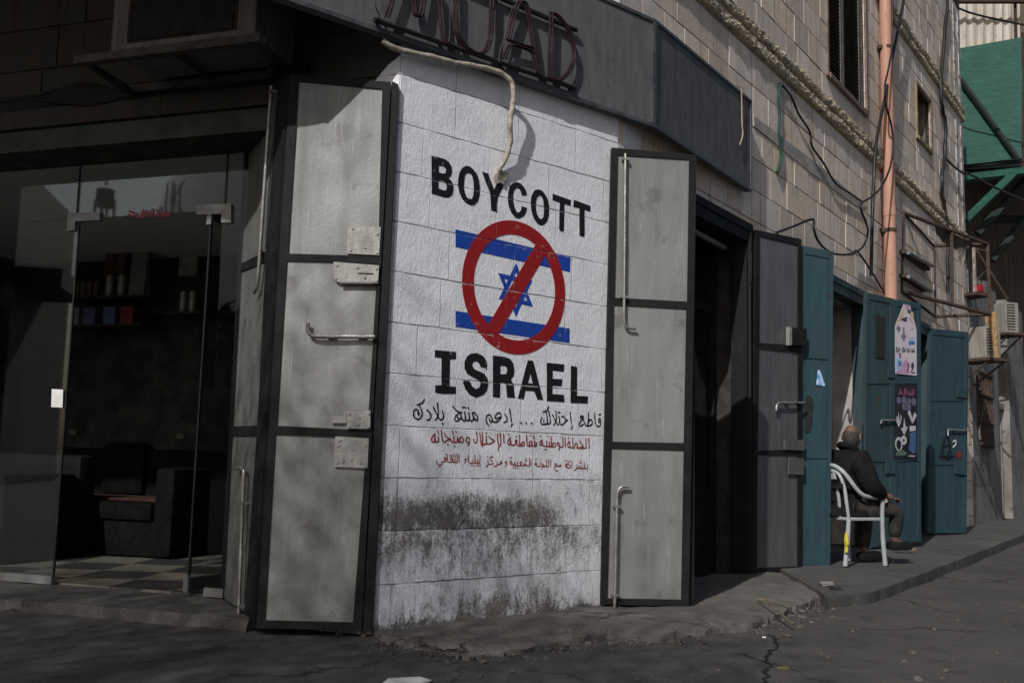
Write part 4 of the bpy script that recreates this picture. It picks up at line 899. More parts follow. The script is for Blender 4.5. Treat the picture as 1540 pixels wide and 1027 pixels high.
for src, pts, ex in ((s2_, [(250, -30), (1095, 330)], 0), (s1, [(40, 245), (900, 545)], 1)):
    p = [Vector(q) for q in nl(src, pts)]; d = p[1]-p[0]
    if ex == 0: p[0] = p[0]-d*1.6
    else: p[1] = p[0]+(Vector(nl(s2_, [(1080, 970)])[0])-p[0])
    p = [Vector((q[0], -.03, q[2])) for q in p]
    g.tube(p, .017, 8)
    for f in (.02, .3, .6, .98): q = p[0].lerp(p[1], f); g.tube([q, Vector((q[0], 0, q[2]))], .012, 6)
build('mounting_bar', g, M_bar, SIGN, PS.M(), True)
for src, pts in ((s1, [(40, 0), (45, 100), (90, 200), (60, 250)]), (s2_, [(390, 60), (330, 200), (290, 400), (240, 560), (222, 690)]), (s1, [(990, 0), (1000, 350), (985, 545)])): g = MB(); g.tube(spline(nl(src, pts), 4), .0045, 6); build('wire', g, M_cable, SIGN, PS.M(), True)

# awning above the left shop front: its edge throws the slanting shade line on the left doors
def awning():
    edge = [PS.p(u, z) for u, z in ((-1.0, 3.50), (-1.67, 3.76), (-2.51, 4.26), (-3.9, 5.3))]
    c, d, e = PL.p(-7.5, 5.2, 3.6), PL.p(-7.5, 4.5, .01), PL.p(-.35, 4.1, .01)
    t = thing('fabric_awning', e, 'grey fabric awning stretched above the left shop front beside the sign', 'awning')
    q = [e, *edge, c, d]; n = len(q); g = MB()
    g.add([*q, *[v+Vector((0, 0, .02)) for v in q]], [(0, i+1, i) for i in range(1, n-1)]+[(n, n+i, n+i+1) for i in range(1, n-1)]+[(i, (i+1) % n, (i+1) % n+n, i+n) for i in range(n)])
    build('cover', g, pm('grey_awning_cloth', (.06, .06, .06), (.04, .04, .04), 3, .9), t)
    g = MB(); g.tube(edge, .02, 8); build('frame_rail', g, M_bar, t, None, True)
    g = MB(); g.tube([edge[-1], c], .025, 8); build('frame_rail', g, M_bar, t, None, True)
awning()
# thick white sleeve hanging out from under the sign
def wire_off(pts, P, r, name, mat, label, cat, group=None, k=6, n=8, jig=0.0):
    w_ = []
    for px_, py_, o in pts: w_.append(P.w(px_, py_, o))
    w_ = spline(w_, k); g = MB()
    if jig: w_ = [q+Vector((mnoise.noise(q*14), mnoise.noise(q*14+Vector((5, 5, 5))), mnoise.noise(q*14+Vector((9, 1, 4)))))*jig for q in w_]
    g.tube(w_, r, n, radii=[r*(1+.10*mnoise.noise(q*22)) for q in w_])
    return tag(build(name, g, mat, None, None, True, base=w_[-1]), label, cat, group)
wire_off([(575, 62, .05), (600, 75, .06), (640, 84, .065), (690, 96, .075), (720, 101, .085), (745, 107, .10), (762, 116, .115), (771, 128, .12), (772, 145, .12), (770, 165, .11), (767, 185, .10), (768, 205, .085), (766, 222, .07), (758, 243, .045), (751, 256, .025), (748, 266, .0)], PC, .0175, 'cable_sleeve', M_hose, 'thick aged white cable sleeve looping from under the sign to the wall', 'cable', None, 6, 10, .006)
g = MB()
for k in range(10):
    a = random.random()*6.28; u, z = PC.hit(749+random.uniform(-4, 8), 268+random.uniform(-4, 6)); g.rbox((u, -.014, z), (.03+random.random()*.03, .025, .02+random.random()*.02), Matrix.Rotation(a, 3, 'Y'), .004)
tag(build('cable_gland', g, M_hose, None, PC.M()), 'crumbling mortar lump where the white sleeve enters the wall above the Y', 'mortar')

# ------------------------------------------------------------------ left shop front
MG = G0
g = MB(); g.fb(-6.5, -.62, 3.02, 3.169, -.36, .02)
build('green_beam', g, M_green, BLD, PL.M())
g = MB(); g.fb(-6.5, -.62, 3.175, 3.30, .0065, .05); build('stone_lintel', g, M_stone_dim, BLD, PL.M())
g = MB(); g.fb(-6.5, -.62, 3.305, 3.42, .0065, .03); build('beam_trim', g, M_dframe, BLD, PL.M())
FR = thing('glass_shop_front', MG.p(-2, .09), 'frameless glass shop front with open doorway and pale corner fittings', 'shop front')
xL = MG.hit(120, 328)[0]; xR = MG.hit(340, 322)[0]; xb = MG.hit(80, 872)[0]; ztr = 2.63
def pane(nm, q):
    g = MB(); g.prism(q, -.005, .005); return build(nm, g, M_glass, FR, MG.M())
jl, jr = MG.hit(124, 215)[0], MG.hit(345, 200)[0]
pane('transom_pane', [(-6.4, ztr), (jl-.003, ztr), (jl-.003, 3.02), (-6.4, 3.02)]); pane('transom_pane', [(jl+.003, ztr), (jr-.003, ztr), (jr-.003, 3.02), (jl+.003, 3.02)]); pane('transom_pane', [(jr+.003, ztr), (-.7, ztr), (-.7, 3.02), (jr+.003, 3.02)])
bl_ = [MG.hit(0, 862), MG.hit(80, 868)]
pane('fixed_pane', [(-6.4, .14), (xb, .14), (xL, ztr-.004), (-6.4, ztr-.004)])
ur = MG.hit(309, 885)[0]
pane('fixed_pane', [(ur, .14), (-.7, .14), (-.7, ztr-.004), (MG.hit(334, 325)[0], ztr-.004)])
g = MB(); g.fb(-6.4, xb, .085, .14, -.02, .02); build('bottom_rail', g, M_alum, FR, MG.M())
g = MB(); g.fb(ur, -.7, .085, .14, -.02, .02); build('bottom_rail', g, M_alum, FR, MG.M())
z2 = ((0, 280), 3.422)
g = MB(); g.prism([MG.hit(*q) for q in ip(*z2, [(360, 140), (522, 138), (522, 178), (396, 184), (394, 230), (352, 234)])], -.018, .018); build('corner_fitting', g, M_alum, FR, MG.M())
g = MB(); g.prism([MG.hit(*q) for q in ip(*z2, [(1016, 100), (1196, 94), (1196, 190), (1146, 190), (1146, 146), (1020, 150)])], -.018, .018); build('corner_fitting', g, M_alum, FR, MG.M())
g = MB(); g.fb(jl-.004, jl+.004, ztr, 3.02, -.006, .006); g.fb(jr-.004, jr+.004, ztr, 3.02, -.006, .006); g.prism([(xb-.006, .14), (xb+.006, .14), (xL+.006, ztr), (xL-.006, ztr)], -.0065, .0065); build('glass_joint', g, M_glassedge, FR, MG.M())
# right door swung inwards
up_, _ = MG.hit(281, 885); da = 18.19+8; PW = Plane(MG.p(up_, 0), da)
DW = .82
g = MB(); g.fb(.02, DW, .19, ztr-.06, -.005, .005); dr = build('glass_door', g, M_glass, FR, PW.M())
m_ = pm('tarnished_rail', (.06, .06, .06), (.1, .1, .1), 6, .4, .3)
g = MB(); g.fb(.0, DW, .10, .19, -.016, .016); build('bottom_rail', g, m_, dr, PW.M())
g = MB(); g.fb(0, .18, ztr-.06, ztr-.005, -.016, .016); build('top_patch', g, m_, dr, PW.M())
for z0_, z1_ in ((.10, .21), (ztr-.1, ztr-.005)): g = MB(); g.fb(-.015, .004, z0_, z1_, -.02, .02); build('pivot_cap', g, M_alum, dr, PW.M())
g = MB(); g.fb(.004, .02, .2, ztr-.06, -.007, .007); build('glass_joint', g, M_glassedge, dr, PW.M())
g = MB(); g.prism([MG.hit(*q) for q in ((79, 585), (96, 586), (95, 613), (78, 612))], .006, .007)
tag(build('paper_notice', g, M_white, None, MG.M()), 'small blank white notice stuck on the glass edge of the shop front', 'notice')
# reflected red word, painted as strokes on the transom glass
g = MB()
for s_ in ([(664, 150), (690, 155), (700, 140)], [(668, 130), (680, 135)], [(705, 155), (735, 158), (730, 135)], [(738, 156), (742, 125)], [(750, 156), (765, 130), (775, 155)], [(780, 155), (785, 120)], [(795, 150), (815, 152), (810, 125)], [(822, 152), (826, 112)], [(835, 150), (860, 135), (872, 148), (850, 155)]): g.stroke([MG.hit(z2[0][0]+x/z2[1], z2[0][1]+y/z2[1]) for x, y in s_], .018, .0065)
build('reflected_word', g, flat('reflected_red_lettering', (.30, .05, .08), .6), FR, MG.M())

# things inside the shop
BW = PL.at(-3.9)
def inner_pt(px_, py_, off): return PL.at(off).hit(px_, py_)
def sofa():
    ua, ub = PL.at(-2.0).hit(-90, 800)[0], PL.at(-2.0).hit(257, 800)[0]
    t = thing('sofa', PL.p((ua+ub)/2, .09, -2.4), 'low black leather sofa with brick red seat cloth inside the glass shop', 'sofa')
    R_ = PL.M()
    def part(nm, bx, m, bev=.05):
        g = MB(); u0, u1, z0, z1, o0, o1 = bx; g.rbox(((u0+u1)/2, -(o0+o1)/2, (z0+z1)/2), (u1-u0, abs(o1-o0), z1-z0), None, bev); return build(nm, g, m, t, R_, True)
    part('base', (ua+.02, ub-.02, .10, .40, -2.75, -2.02), M_leather, .02); part('seat', (ua+.2, ub-.2, .40, .56, -2.70, -1.98), M_leather)
    part('backrest', (ua+.1, ub-.02, .30, 1.02, -2.95, -2.74), M_leather); part('armrest', (ub-.2, ub, .10, .86, -2.76, -2.0), M_leather); part('armrest', (ua, ua+.22, .10, .86, -2.76, -2.0), M_leather)
    part('seat_cloth', (ua+.3, ub-.25, .562, .585, -2.66, -2.1), M_redcloth, .008)
    part('pillow', (ub-1.35, ub-.85, .58, 1.08, -2.85, -2.66), M_leather, .08)
sofa()
def armchair():
    u0, u1 = PL.at(-1.0).hit(-150, 800)[0], PL.at(-1.0).hit(8, 800)[0]
    t = thing('armchair', PL.p((u0+u1)/2, .09, -1.3), 'grey armchair close behind the left pane of the shop front', 'armchair')
    m = pm('grey_leather', (.012, .012, .0125), (.008, .008, .0085), 8, .85, 0, .3, 60, spec=.1)
    def part(nm, bx, bev=.06):
        a, b, z0, z1, o0, o1 = bx; g = MB(); g.rbox(((a+b)/2, -(o0+o1)/2, (z0+z1)/2), (b-a, abs(o1-o0), z1-z0), None, bev); build(nm, g, m, t, PL.M(), True)
    part('armrest', (u1-.2, u1, .10, .80, -1.75, -.95)); part('seat', (u0+.2, u1-.2, .15, .52, -1.75, -.97)); part('armrest', (u0, u0+.2, .10, .80, -1.75, -.95)); part('backrest', (u0, u1, .12, .95, -1.98, -1.76))
armchair()
PX = PL.at(-3.55)
def shelf(px0, px1, py0, py1, label):
    a, b = PX.hit(px0, py0), PX.hit(px1, py1); g = MB(); z = (a[1]+b[1])/2
    g.box(a[0], b[0], -.10, .34, z-.025, z); o = build('wall_shelf', g, M_wood, None, PX.M(), base=((a[0]+b[0])/2, .1, z)); tag(o, label, 'shelf', 'shelves on the shop wall'); return z
zs1 = shelf(106, 222, 447, 447, 'upper dark wooden shelf of bags and canisters in the shop')
zs2 = shelf(106, 222, 489, 489, 'lower dark wooden shelf of small boxes in the shop')
zs3 = shelf(250, 318, 470, 470, 'right hand dark shelf with two canisters in the shop')
def item(px_, z, fn, label, cat, name, group, mat, smooth=False):
    u = PX.hit(px_, 440)[0]; g = MB(); fn(g, u, z); return tag(build(name, g, mat, None, PX.M(), smooth, base=(u, 0, z)), label, cat, group)
can = lambda h, r: (lambda g, u, z: (g.tube([(u, 0, z), (u, 0, z+h)], r, 14), g.tube([(u, 0, z+h), (u, 0, z+h+.02)], r*.9, 14)))
for px_, lb in ((165, 'first of the two tall metal canisters beside the paper bags'), (183, 'second of the two tall metal canisters beside the paper bags')): item(px_, zs1, can(.22, .055), lb, 'canister', 'canister', 'metal canisters on the shop shelves', M_steel, True)
item(198, zs1, can(.2, .03), 'slim metal canister in front of the large paper bag', 'canister', 'canister', 'metal canisters on the shop shelves', M_steel, True)
for px_, lb in ((277, 'left canister on the right hand shelf'), (291, 'right canister on the right hand shelf')): item(px_, zs3, can(.2, .05), lb, 'canister', 'canister', 'metal canisters on the shop shelves', M_steel, True)
def bag(wd, hh):
    def fn(g, u, z):
        g.add([(u-wd/2, -.05, z), (u+wd/2, -.05, z), (u+wd/2, .05, z), (u-wd/2, .05, z), (u-wd/2, -.02, z+hh), (u+wd/2, -.02, z+hh), (u+wd/2, .02, z+hh), (u-wd/2, .02, z+hh)], [(3, 2, 1, 0), (4, 5, 6, 7), (0, 1, 5, 4), (1, 2, 6, 5), (2, 3, 7, 6), (3, 0, 4, 7)])
        g.tube([(u+wd*.3*math.cos(k*math.pi/8), -.022, z+hh+.13*math.sin(k*math.pi/8)) for k in range(9)], .006, 6)
    return fn
for px_, z, wd, hh, c, lb in ((165, zs1+.25, .12, .22, (.12, .06, .05), 'small dark paper bag standing on the first canister'), (181, zs1+.25, .12, .22, (.16, .08, .07), 'small dark paper bag standing on the second canister'), (209, zs1, .2, .52, (.30, .29, .28), 'large pale paper bag with dark handles on the shelf')):
    item(px_, z, bag(wd, hh), lb, 'bag', 'paper_bag', 'paper bags on the shop shelf', flat('bag_paper', tuple(x*.7 for x in c)))
boxf = lambda w_, h_, d_: (lambda g, u, z: g.rbox((u, 0, z+h_/2), (w_, d_, h_), None, .004))
cols = [(.10, .09, .03), (.10, .09, .03), (.12, .1, .04), (.10, .09, .03)]
for k, px_ in enumerate((121, 130, 139, 149)): item(px_, zs1, boxf(.055, .17, .12), ['leftmost', 'second', 'third', 'rightmost'][k]+' olive carton in the row left of the canisters', 'carton', 'carton', 'cartons on the shop shelves', flat('carton_card', cols[k]))
for k, (px_, c, nm) in enumerate(((119, (.14, .14, .16), 'grey'), (143, (.05, .06, .14), 'navy'), (173, (.05, .07, .16), 'blue and white'), (199, (.10, .012, .016), 'red'))): item(px_, zs2, boxf(.16, .19, .14), nm+' box on the lower shop shelf', 'box', 'box', 'boxes on the lower shop shelf', pm('box_card', c, tuple(min(1, x*1.8+.02) for x in c), 18, .6, 0, 0, 40, (.2, 1, 3)))
def pic(q, label):
    P_ = BW.at(.002); g = MB(); q = [P_.hit(*p) for p in q]; c = (sum(p[0] for p in q)/4, sum(p[1] for p in q)/4)
    us = [p[0] for p in q]; zz = [p[1] for p in q]; u0, u1, z0, z1 = min(us), max(us), min(zz), max(zz)
    ou = [(u0, z0), (u1, z0), (u1, z1), (u0, z1)]; inn = [(u0+.04, z0+.04), (u1-.04, z0+.04), (u1-.04, z1-.04), (u0+.04, z1-.04)]
    g.prism(ou, .0, .03, [inn]); o = build('picture_frame', g, M_wood, None, P_.M(), base=(c[0], 0, z0)); tag(o, label, 'picture', 'framed pictures on the shop wall')
    g = MB(); g.prism(inn, .001, .012); build('picture', g, pm('faded_print', (.45, .42, .38), (.2, .18, .16), 4, .5), o, P_.M())
pic([(267, 372), (303, 382), (302, 420), (266, 412)], 'framed picture on the back wall right of the paper bags')
pic([(121, 340), (151, 345), (151, 376), (121, 372)], 'dark framed picture high on the back wall above the cartons')
for (x0, y0), lb in (((111, 650), 'dark wall socket above the sofa, left of the pair'), ((272, 656), 'dark wall socket right of the sofa')):
    u, z = BW.hit(x0, y0); g = MB(); g.rbox((u, -.008, z), (.13, .016, .08), None, .004); so = tag(build('wall_socket', g, flat('socket_frame', (.02, .02, .02), .4), None, BW.M(), base=(u, 0, z)), lb, 'socket', 'wall sockets in the shop')
    g = MB(); g.rbox((u, -.018, z), (.09, .006, .05), None, .002); build('socket_plate', g, flat('socket_plate', (.16, .15, .14), .4), so, BW.M())
for px_, py_, lb in ((180, 222, 'round recessed ceiling light in the middle of the shop ceiling'), (366, 206, 'round recessed ceiling light by the right edge of the shop ceiling')):
    d = ray(px_, py_); t = (3.135-H)/d[2]; c = Vector((d[0]*t, d[1]*t, 3.135))
    g = MB(); g.tube([c+Vector((0, 0, -.02)), c], .14, 24); o = tag(build('ceiling_light', g, M_alum, None, None, True), lb, 'ceiling light', 'recessed ceiling lights')
    g = MB(); g.tube([c+Vector((0, 0, -.024)), c+Vector((0, 0, -.018))], .10, 24); build('lens', g, flat('dim_lens', (.14, .14, .13), .3), o, None, True)

# ------------------------------------------------------------------ air conditioners
def aircon(name, M, w_, d_, h_, body, label, group, fins='grille'):
    """local: x width, y depth (front at -d), z height; origin back bottom centre"""
    t = thing(name, M.to_translation(), label, 'air conditioner', group)
    g = MB(); g.rbox((0, -d_/2, h_/2), (w_, d_, h_), None, .02); build('casing', g, body, t, M)
    g = MB()
    if fins == 'grille':
        n = int(w_*.72/.012)
        for k in range(n): x = -w_*.36+k*.012; g.box(x, x+.005, -d_-.012, -d_-.001, h_*.1, h_*.92)
        build('condenser_fins', g, M_fin, t, M)
        g = MB(); g.box(-w_*.36-.02, w_*.36+.02, -d_-.003, -d_-.0005, h_*.08, h_*.94); build('grille_back', g, M_dark, t, M)
    else:
        n = 9
        for k in range(n): z = h_*.12+k*h_*.09; g.box(-w_*.42, w_*.18, -d_-.012, -d_-.001, z, z+h_*.045)
        build('louvres', g, body, t, M)
        g = MB(); g.box(-w_*.44, w_*.2, -d_-.003, -d_-.0005, h_*.09, h_*.93); build('grille_back', g, M_dark, t, M)
    return t
PAC = PL
uA, uB = -1.62, -.78
acM = PL.M() @ Matrix.Translation(((uA+uB)/2+.0, -.08, 3.40))
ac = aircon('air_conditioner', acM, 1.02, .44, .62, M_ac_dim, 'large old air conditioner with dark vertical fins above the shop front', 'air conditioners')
g = MB()
def bar(g, a, b, r=.022): g.tube([Vector(a), Vector(b)], r, 6)
pts = {k: (u, -o, z) for k, (u, o, z) in {'bl': (-1.93, .03, 3.36), 'br': (-.86, .03, 3.36), 'fl': (-1.88, .55, 3.36), 'fr': (-.62, .55, 3.36)}.items()}
g.box(-1.92, -.62, -.58, -.52, 3.335, 3.385); g.box(-1.94, -.86, -.08, -.02, 3.335, 3.385)
bar(g, pts['bl'], pts['fl'], .026); bar(g, pts['br'], pts['fr'], .026); bar(g, (-1.3, -.03, 3.37), (-1.26, -.55, 3.37), .02)
bar(g, (-1.9, -.0, 2.98+.33), pts['fl'], .02)
tag(build('wall_bracket', g, pm('dark_grey_steel', (.05, .048, .046), (.035, .03, .027), 9, .7, 0, .3), None, PL.M(), True, base=(-1.3, 0, 3.335)), 'dark grey steel bracket shelf carrying the large old air conditioner', 'bracket')
for pts_, lb in (([(0, 152, .04), (42, 148, .03), (90, 133, .04), (134, 125, .03), (190, 138, .05)], 'thin dark wire clipped across the upper left wall'), ([(42, 148, .03), (90, 155, .05), (130, 158, .06), (170, 151, .06), (205, 140, .05)], 'lower sagging dark wire on the upper left wall')):
    wire_off(pts_, PL, .008, 'wire', M_cable, lb, 'wire', 'wires on the shop front wall')

# ------------------------------------------------------------------ street-front pipes, wires, cage
def pipe():
    P_ = PR.at(.10); a = P_.hit(1340, 444); top = P_.hit(1328, -40); g = MB()
    g.tube([(a[0], 0, a[1]-.25), (a[0]+.0, 0, a[1]+2.0), (a[0]-.02, 0, top[1]+2)], .078, 20)
    t = tag(build('drainpipe', g, M_pipe, None, P_.M(), True, base=(a[0], 0, a[1]-.25)), 'salmon pink drainpipe running up the street wall', 'drainpipe')
    g = MB()
    for z in (4.1, 6.6): g.tube([(a[0], 0, z), (a[0], 0, z+.05)], .084, 20); g.box(a[0]-.1, a[0]+.1, .03, .095, z, z+.05)
    build('clamp', g, M_rust, t, P_.M(), True)
    g = MB(); g.tube([(a[0], 0, 4.32), (a[0], 0, 4.44)], .0845, 20); build('collar', g, M_pipe, t, P_.M(), True)
pipe()
z7b = ((1140, 0), 3.02)
def w7(pts, o): return [(1140+x/3.02, y/3.02, o) for x, y in pts]
wg = 'black cables on the street wall'
wire_off(w7([(672, -60), (655, 40), (640, 120), (610, 260), (585, 400), (570, 480), (545, 600), (532, 700), (524, 850), (518, 1020)], .12)+[(1311, 360, .10), (1310, 415, .08)], PR, .022, 'cable', M_cable, 'thickest black cable slanting down in front of the pink drainpipe', 'cable', wg)
wire_off(w7([(612, -60), (608, 200), (595, 300), (575, 400), (582, 480), (605, 570), (613, 660), (600, 760), (560, 850), (515, 895), (470, 925), (470, 960), (490, 1010)], .2)+[(1305, 350, .12), (1297, 372, .08), (1275, 383, .08), (1250, 381, .08)], PR, .013, 'cable', M_cable, 'black cable looping in front of the drainpipe and curling over the teal door', 'cable', wg)
wire_off(w7([(108, 385), (150, 440), (185, 520), (235, 600), (245, 665), (300, 745), (350, 830), (420, 880), (470, 915)], .04), PR, .012, 'cable', M_cable, 'thin black cable wandering down from the carved ledge', 'cable', wg)
wire_off([(1168, 350, .03), (1195, 340, .10), (1222, 330, .18), (1224, 345, .2), (1232, 365, .2), (1252, 381, .15), (1280, 383, .10), (1292, 381, .05), (1330, 440, .05)], PR, .013, 'cable', M_cable, 'black cable bent over a bracket above the grey and teal door leaves', 'cable', wg)
wire_off(w7([(865, -40), (840, 250), (830, 440), (850, 560), (848, 700), (835, 830), (855, 1020)], .05)+[(1425, 440, .05)], PR, .03, 'cable', M_cable, 'bundle of dark cables down the far end of the street wall', 'cable', wg, 6, 8, .03)
wire_off([(1424, 240, .05), (1436, 252, .06), (1450, 262, .1)], PR, .02, 'cable', M_cable, 'short black cable stub leaving the end of the street wall', 'cable', wg)
wire_off(w7([(104, 380), (92, 440), (98, 520), (95, 600), (102, 670), (104, 720), (88, 785)], .02), PR, .016, 'green_cord', M_cable_g, 'green cord hanging from the carved ledge', 'cord')
z4 = ((860, 0), 3.423)
P_c = P_S2
wire_off([(860+x/3.423, y/3.423, o) for x, y, o in ((845, 438, .0), (866, 450, .02), (873, 475, .025), (875, 560, .02), (876, 640, .02), (880, 690, .02), (872, 725, .02), (863, 748, .02))], P_c, .006, 'cream_cord', M_cord, 'thin cream cord hanging over the right end of the sign', 'cord')

def cage():
    wa, wb = PR.w(1355, 438), PR.w(1406, 476); ta, tb = PR.w(1358, 320), PR.w(1404, 370)
    zc = (wa.z+wb.z)/2; wc = at_z(1489, 473, zc); zt2 = (ta.z+tb.z)/2; tc = at_z(1485, 367, zt2)
    t = thing('awning_cage', wa, 'rusty empty steel awning frame jutting out above the far teal door', 'awning frame')
    m1 = at_z(1428, 456, zc); m2 = at_z(1426, 347, zt2)
    def rail(nm, a, b, r=.03): g = MB(); bar(g, a, b, r); build(nm, g, M_rust, t)
    rail('lower_rail', wa, wc); rail('lower_rail', wb, wc, .026); rail('upper_rail', ta, tc); rail('upper_rail', tb, tc, .026)
    rail('post', wa+Vector((0, 0, -.02)), ta); rail('post', wb, tb, .024); rail('post', wc, tc, .028)
    rail('post', wa.lerp(wc, .55), ta.lerp(tc, .55), .024); rail('lower_rail', wa, wb, .024); rail('upper_rail', ta, tb, .022)
    # torn remnant of cloth under the top
    g = MB(); n = 12
    A_, B_, C_ = ta.lerp(tc, .35), tb.lerp(tc, .1), tb.lerp(tc, .75)
    for i in range(n+1):
        f = i/n; p = B_.lerp(A_.lerp(C_, f), .35+.65*f); q = A_.lerp(C_, f)
        g.v.append(tuple(q)); g.v.append(tuple(q.lerp(B_, .35)+Vector((0, 0, -.12*math.sin(f*3)-.05*random.random()))))
    for i in range(n): g.face([2*i, 2*i+1, 2*i+3, 2*i+2])
    n0 = len(g.v); g.v += [(x, y, z+.004) for x, y, z in g.v]; g.f += [[i+n0 for i in reversed(f)] for f in list(g.f)]; g.mi = [0]*len(g.f); g.t = [.5]*len(g.f)
    build('torn_cloth', g, pm('grey_torn_cloth', (.16, .145, .13), (.09, .08, .07), 7, .9), t)
    for a, b in (((1366, 380), (1402, 400)), ((1366, 416), (1400, 438))):
        g = MB(); u0, z0 = PR.at(.12).hit(*a); u1, z1 = PR.at(.12).hit(*b); g.tube([(u0, -.12, z0), (u1, -.12, z1)], .028, 10)
        o = tag(build('tube_lamp', g, M_alum, None, PR.M(), True, base=(u0, -.12, z0)), ('upper' if a[1] < 400 else 'lower')+' pale tube lamp fixed to the wall inside the rusty frame', 'lamp', 'tube lamps inside the rusty frame')
        g = MB(); g.fb(u0, u1, min(z0, z1)+.0, min(z0, z1)+.05, 0, .09); build('lamp_base', g, M_rust, o, PR.M())
cage()

# ------------------------------------------------------------------ far end: low whitewashed building, boxes, green scaffold
FARB = thing('whitewashed_building', PR.p(14, 0), 'grubby whitewashed low building with a barred window at the far end of the street', 'building')
PF = PR.at(.02)
g = MB()
for (a0, a1, c0, c1) in ((RW+.01, 13.25, 0, 4.6), (14.55, 15.6, 0, 4.6), (13.25, 14.55, 0, 1.55), (13.25, 14.55, 2.75, 4.6)): g.fb(a0, a1, c0, c1, -.35, 0)
build('wall', g, M_dirtwall, FARB, PF.M())
g = MB(); g.fb(13.25, 14.55, 1.55, 2.75, -.3, -.25); wnd = build('window', g, M_pane, FARB, PF.M())
g = MB()
for k in range(9): u = 13.28+k*.155; g.box(u, u+.02, -.06, -.04, 1.45, 2.85)
for z in (1.5, 1.9, 2.4, 2.8): g.box(13.2, 14.6, -.07, -.038, z, z+.025)
build('window_bars', g, M_rust, wnd, PF.M())
g = MB(); rr = random.Random(4)
for row, zc in ((0, 1.33), (1, 1.05), (2, .78)):
    for k in range(6):
        u = 12.95+k*.24; h_ = .12+rr.random()*.1; g.stroke([(u, zc+h_), (u+.05, zc), (u+.14, zc+.02), (u+.12+rr.random()*.1, zc+h_*.8)], .028, .003)
build('spray_writing', g, flat('grey_spray', (.05, .05, .055), .8), FARB, PF.M())
g = MB(); g.fb(15.6, 16.5, 0, 4.6, -.6, -.25); g.fb(15.62, 15.7, 0, 2.3, -.25, -.1); g.fb(16.4, 16.5, 0, 2.3, -.25, -.1); g.fb(15.6, 16.5, 2.3, 2.42, -.25, -.05); build('doorway', g, M_dirtwall, FARB, PF.M())
g = MB(); g.fb(15.7, 16.4, .1, 2.3, -.249, -.2); build('door', g, M_darksteel, FARB, PF.M())
g = MB(); g.fb(16.51, 18.6, 0, 4.6, -.6, 0.05); build('wall', g, M_dirtwall, FARB, PF.M())
# stone pilaster and pale peeling strips at the end of the upper wall
g = MB()
for a, b, c, d_ in ((12.15, 12.30, 4.7, 9.3), (12.55, 12.7, 4.7, 9.3)): g.fb(a, b, c, d_, 0, .012)
build('peeling_strip', g, pm('peeling_white_paint', (.48, .47, .46), (.15, .14, .13), 5, .8, 0, .4, 20, (1, 1, 1.5), .8, (.12, .11, .1), lo=.45, hi=.6), BLD, PR.M())
# air conditioners at the far end, on angled brackets
def far_ac(px0, py0, px1, py1, Y, az, label):
    a = atY((px0+px1)/2, py1, Y); s = Y/F*1.03; w_ = (px1-px0)*s; h_ = (py1-py0)*s
    M = Plane((a.x, a.y), az).M(); M.translation = a
    aircon('air_conditioner', M @ Matrix.Translation((0, .1, .03)), w_, .34, h_, M_ac, label, 'air conditioners', 'louvre')
    g = MB(); g.box(-w_/2-.05, w_/2+.12, -.34, .5, -.02, .028); bar(g, (-w_/2, .4, -.45), (-w_/2, -.3, -.02), .018); bar(g, (w_/2, .4, -.45), (w_/2, -.3, -.02), .018)
    tag(build('wall_bracket', g, M_rust, None, M), 'bracket under the '+label, 'bracket', 'brackets under the far air conditioners')
far_ac(1459, 497, 1492, 543, 16.6, 62, 'white air conditioner beside the top of the last teal door')
far_ac(1499, 460, 1521, 505, 19.4, 75, 'smaller white air conditioner farther along')
def windowbox():
    a = atY(1475, 441, 17.2); s = 17.2/F
    t = thing('window_cage', a, 'box-shaped window cage holding clutter and a red object, above the white air conditioner', 'window cage')
    P_ = Plane((a.x, a.y), 60); M = P_.M(); M.translation = a
    def part(nm, m, *bx):
        g = MB(); [g.box(*b) for b in bx]; return build(nm, g, m, t, M)
    w_, h_ = .36, .78
    part('back_panel', M_dark, (-w_/2, w_/2, .3, .34, 0, h_)); part('tray', M_rust, (-w_/2-.04, w_/2+.04, -.06, .34, -.05, 0))
    part('post', pm('flaking_white_frame', (.45, .42, .4), (.2, .16, .14), 9), (-w_/2-.04, -w_/2, -.05, -.01, 0, h_)); part('post', M_rust, (w_/2, w_/2+.03, -.05, -.02, 0, h_))
    part('top_bar', M_rust, (-w_/2, w_/2, -.05, -.02, h_-.03, h_))
    g = MB(); g.tube([(-w_/2, -.04, h_), (w_/2+.2, -.25, -.1)], .02, 6); g.tube([(w_/2, -.04, h_*.6), (-w_/2, -.04, h_*.25)], .012, 6); build('brace', g, M_rust, t, M)
    g = MB(); g.rbox((0, .05, .09), (.16, .14, .16), None, .05); o = tag(build('red_pot', g, flat('red_plastic', (.35, .02, .025), .5), None, M, True, base=(0, .05, 0)), 'small red pot sitting in the window cage', 'pot')
    g = MB(); g.rbox((.15, .1, .12), (.14, .2, .24), None, .03); o = tag(build('bundle', g, flat('grey_plastic_bundle', (.12, .12, .13), .5), None, M, True, base=(.15, .1, 0)), 'grey wrapped bundle beside the red pot in the window cage', 'bundle')
windowbox()
g = MB(); a, b = atY(1489, 470, 16.4), atY(1500, 545, 16.4)
g.tube([a, a.lerp(b, .5)+Vector((-.02, 0, 0)), b], .08, 6, radii=[.10, .09, .03])
tag(build('dangling_plank', g, pm('splintered_wood', (.42, .28, .13), (.22, .14, .07), 12, .9, 0, .8, 30), None), 'splintered pale wooden board dangling by the far air conditioner', 'board')
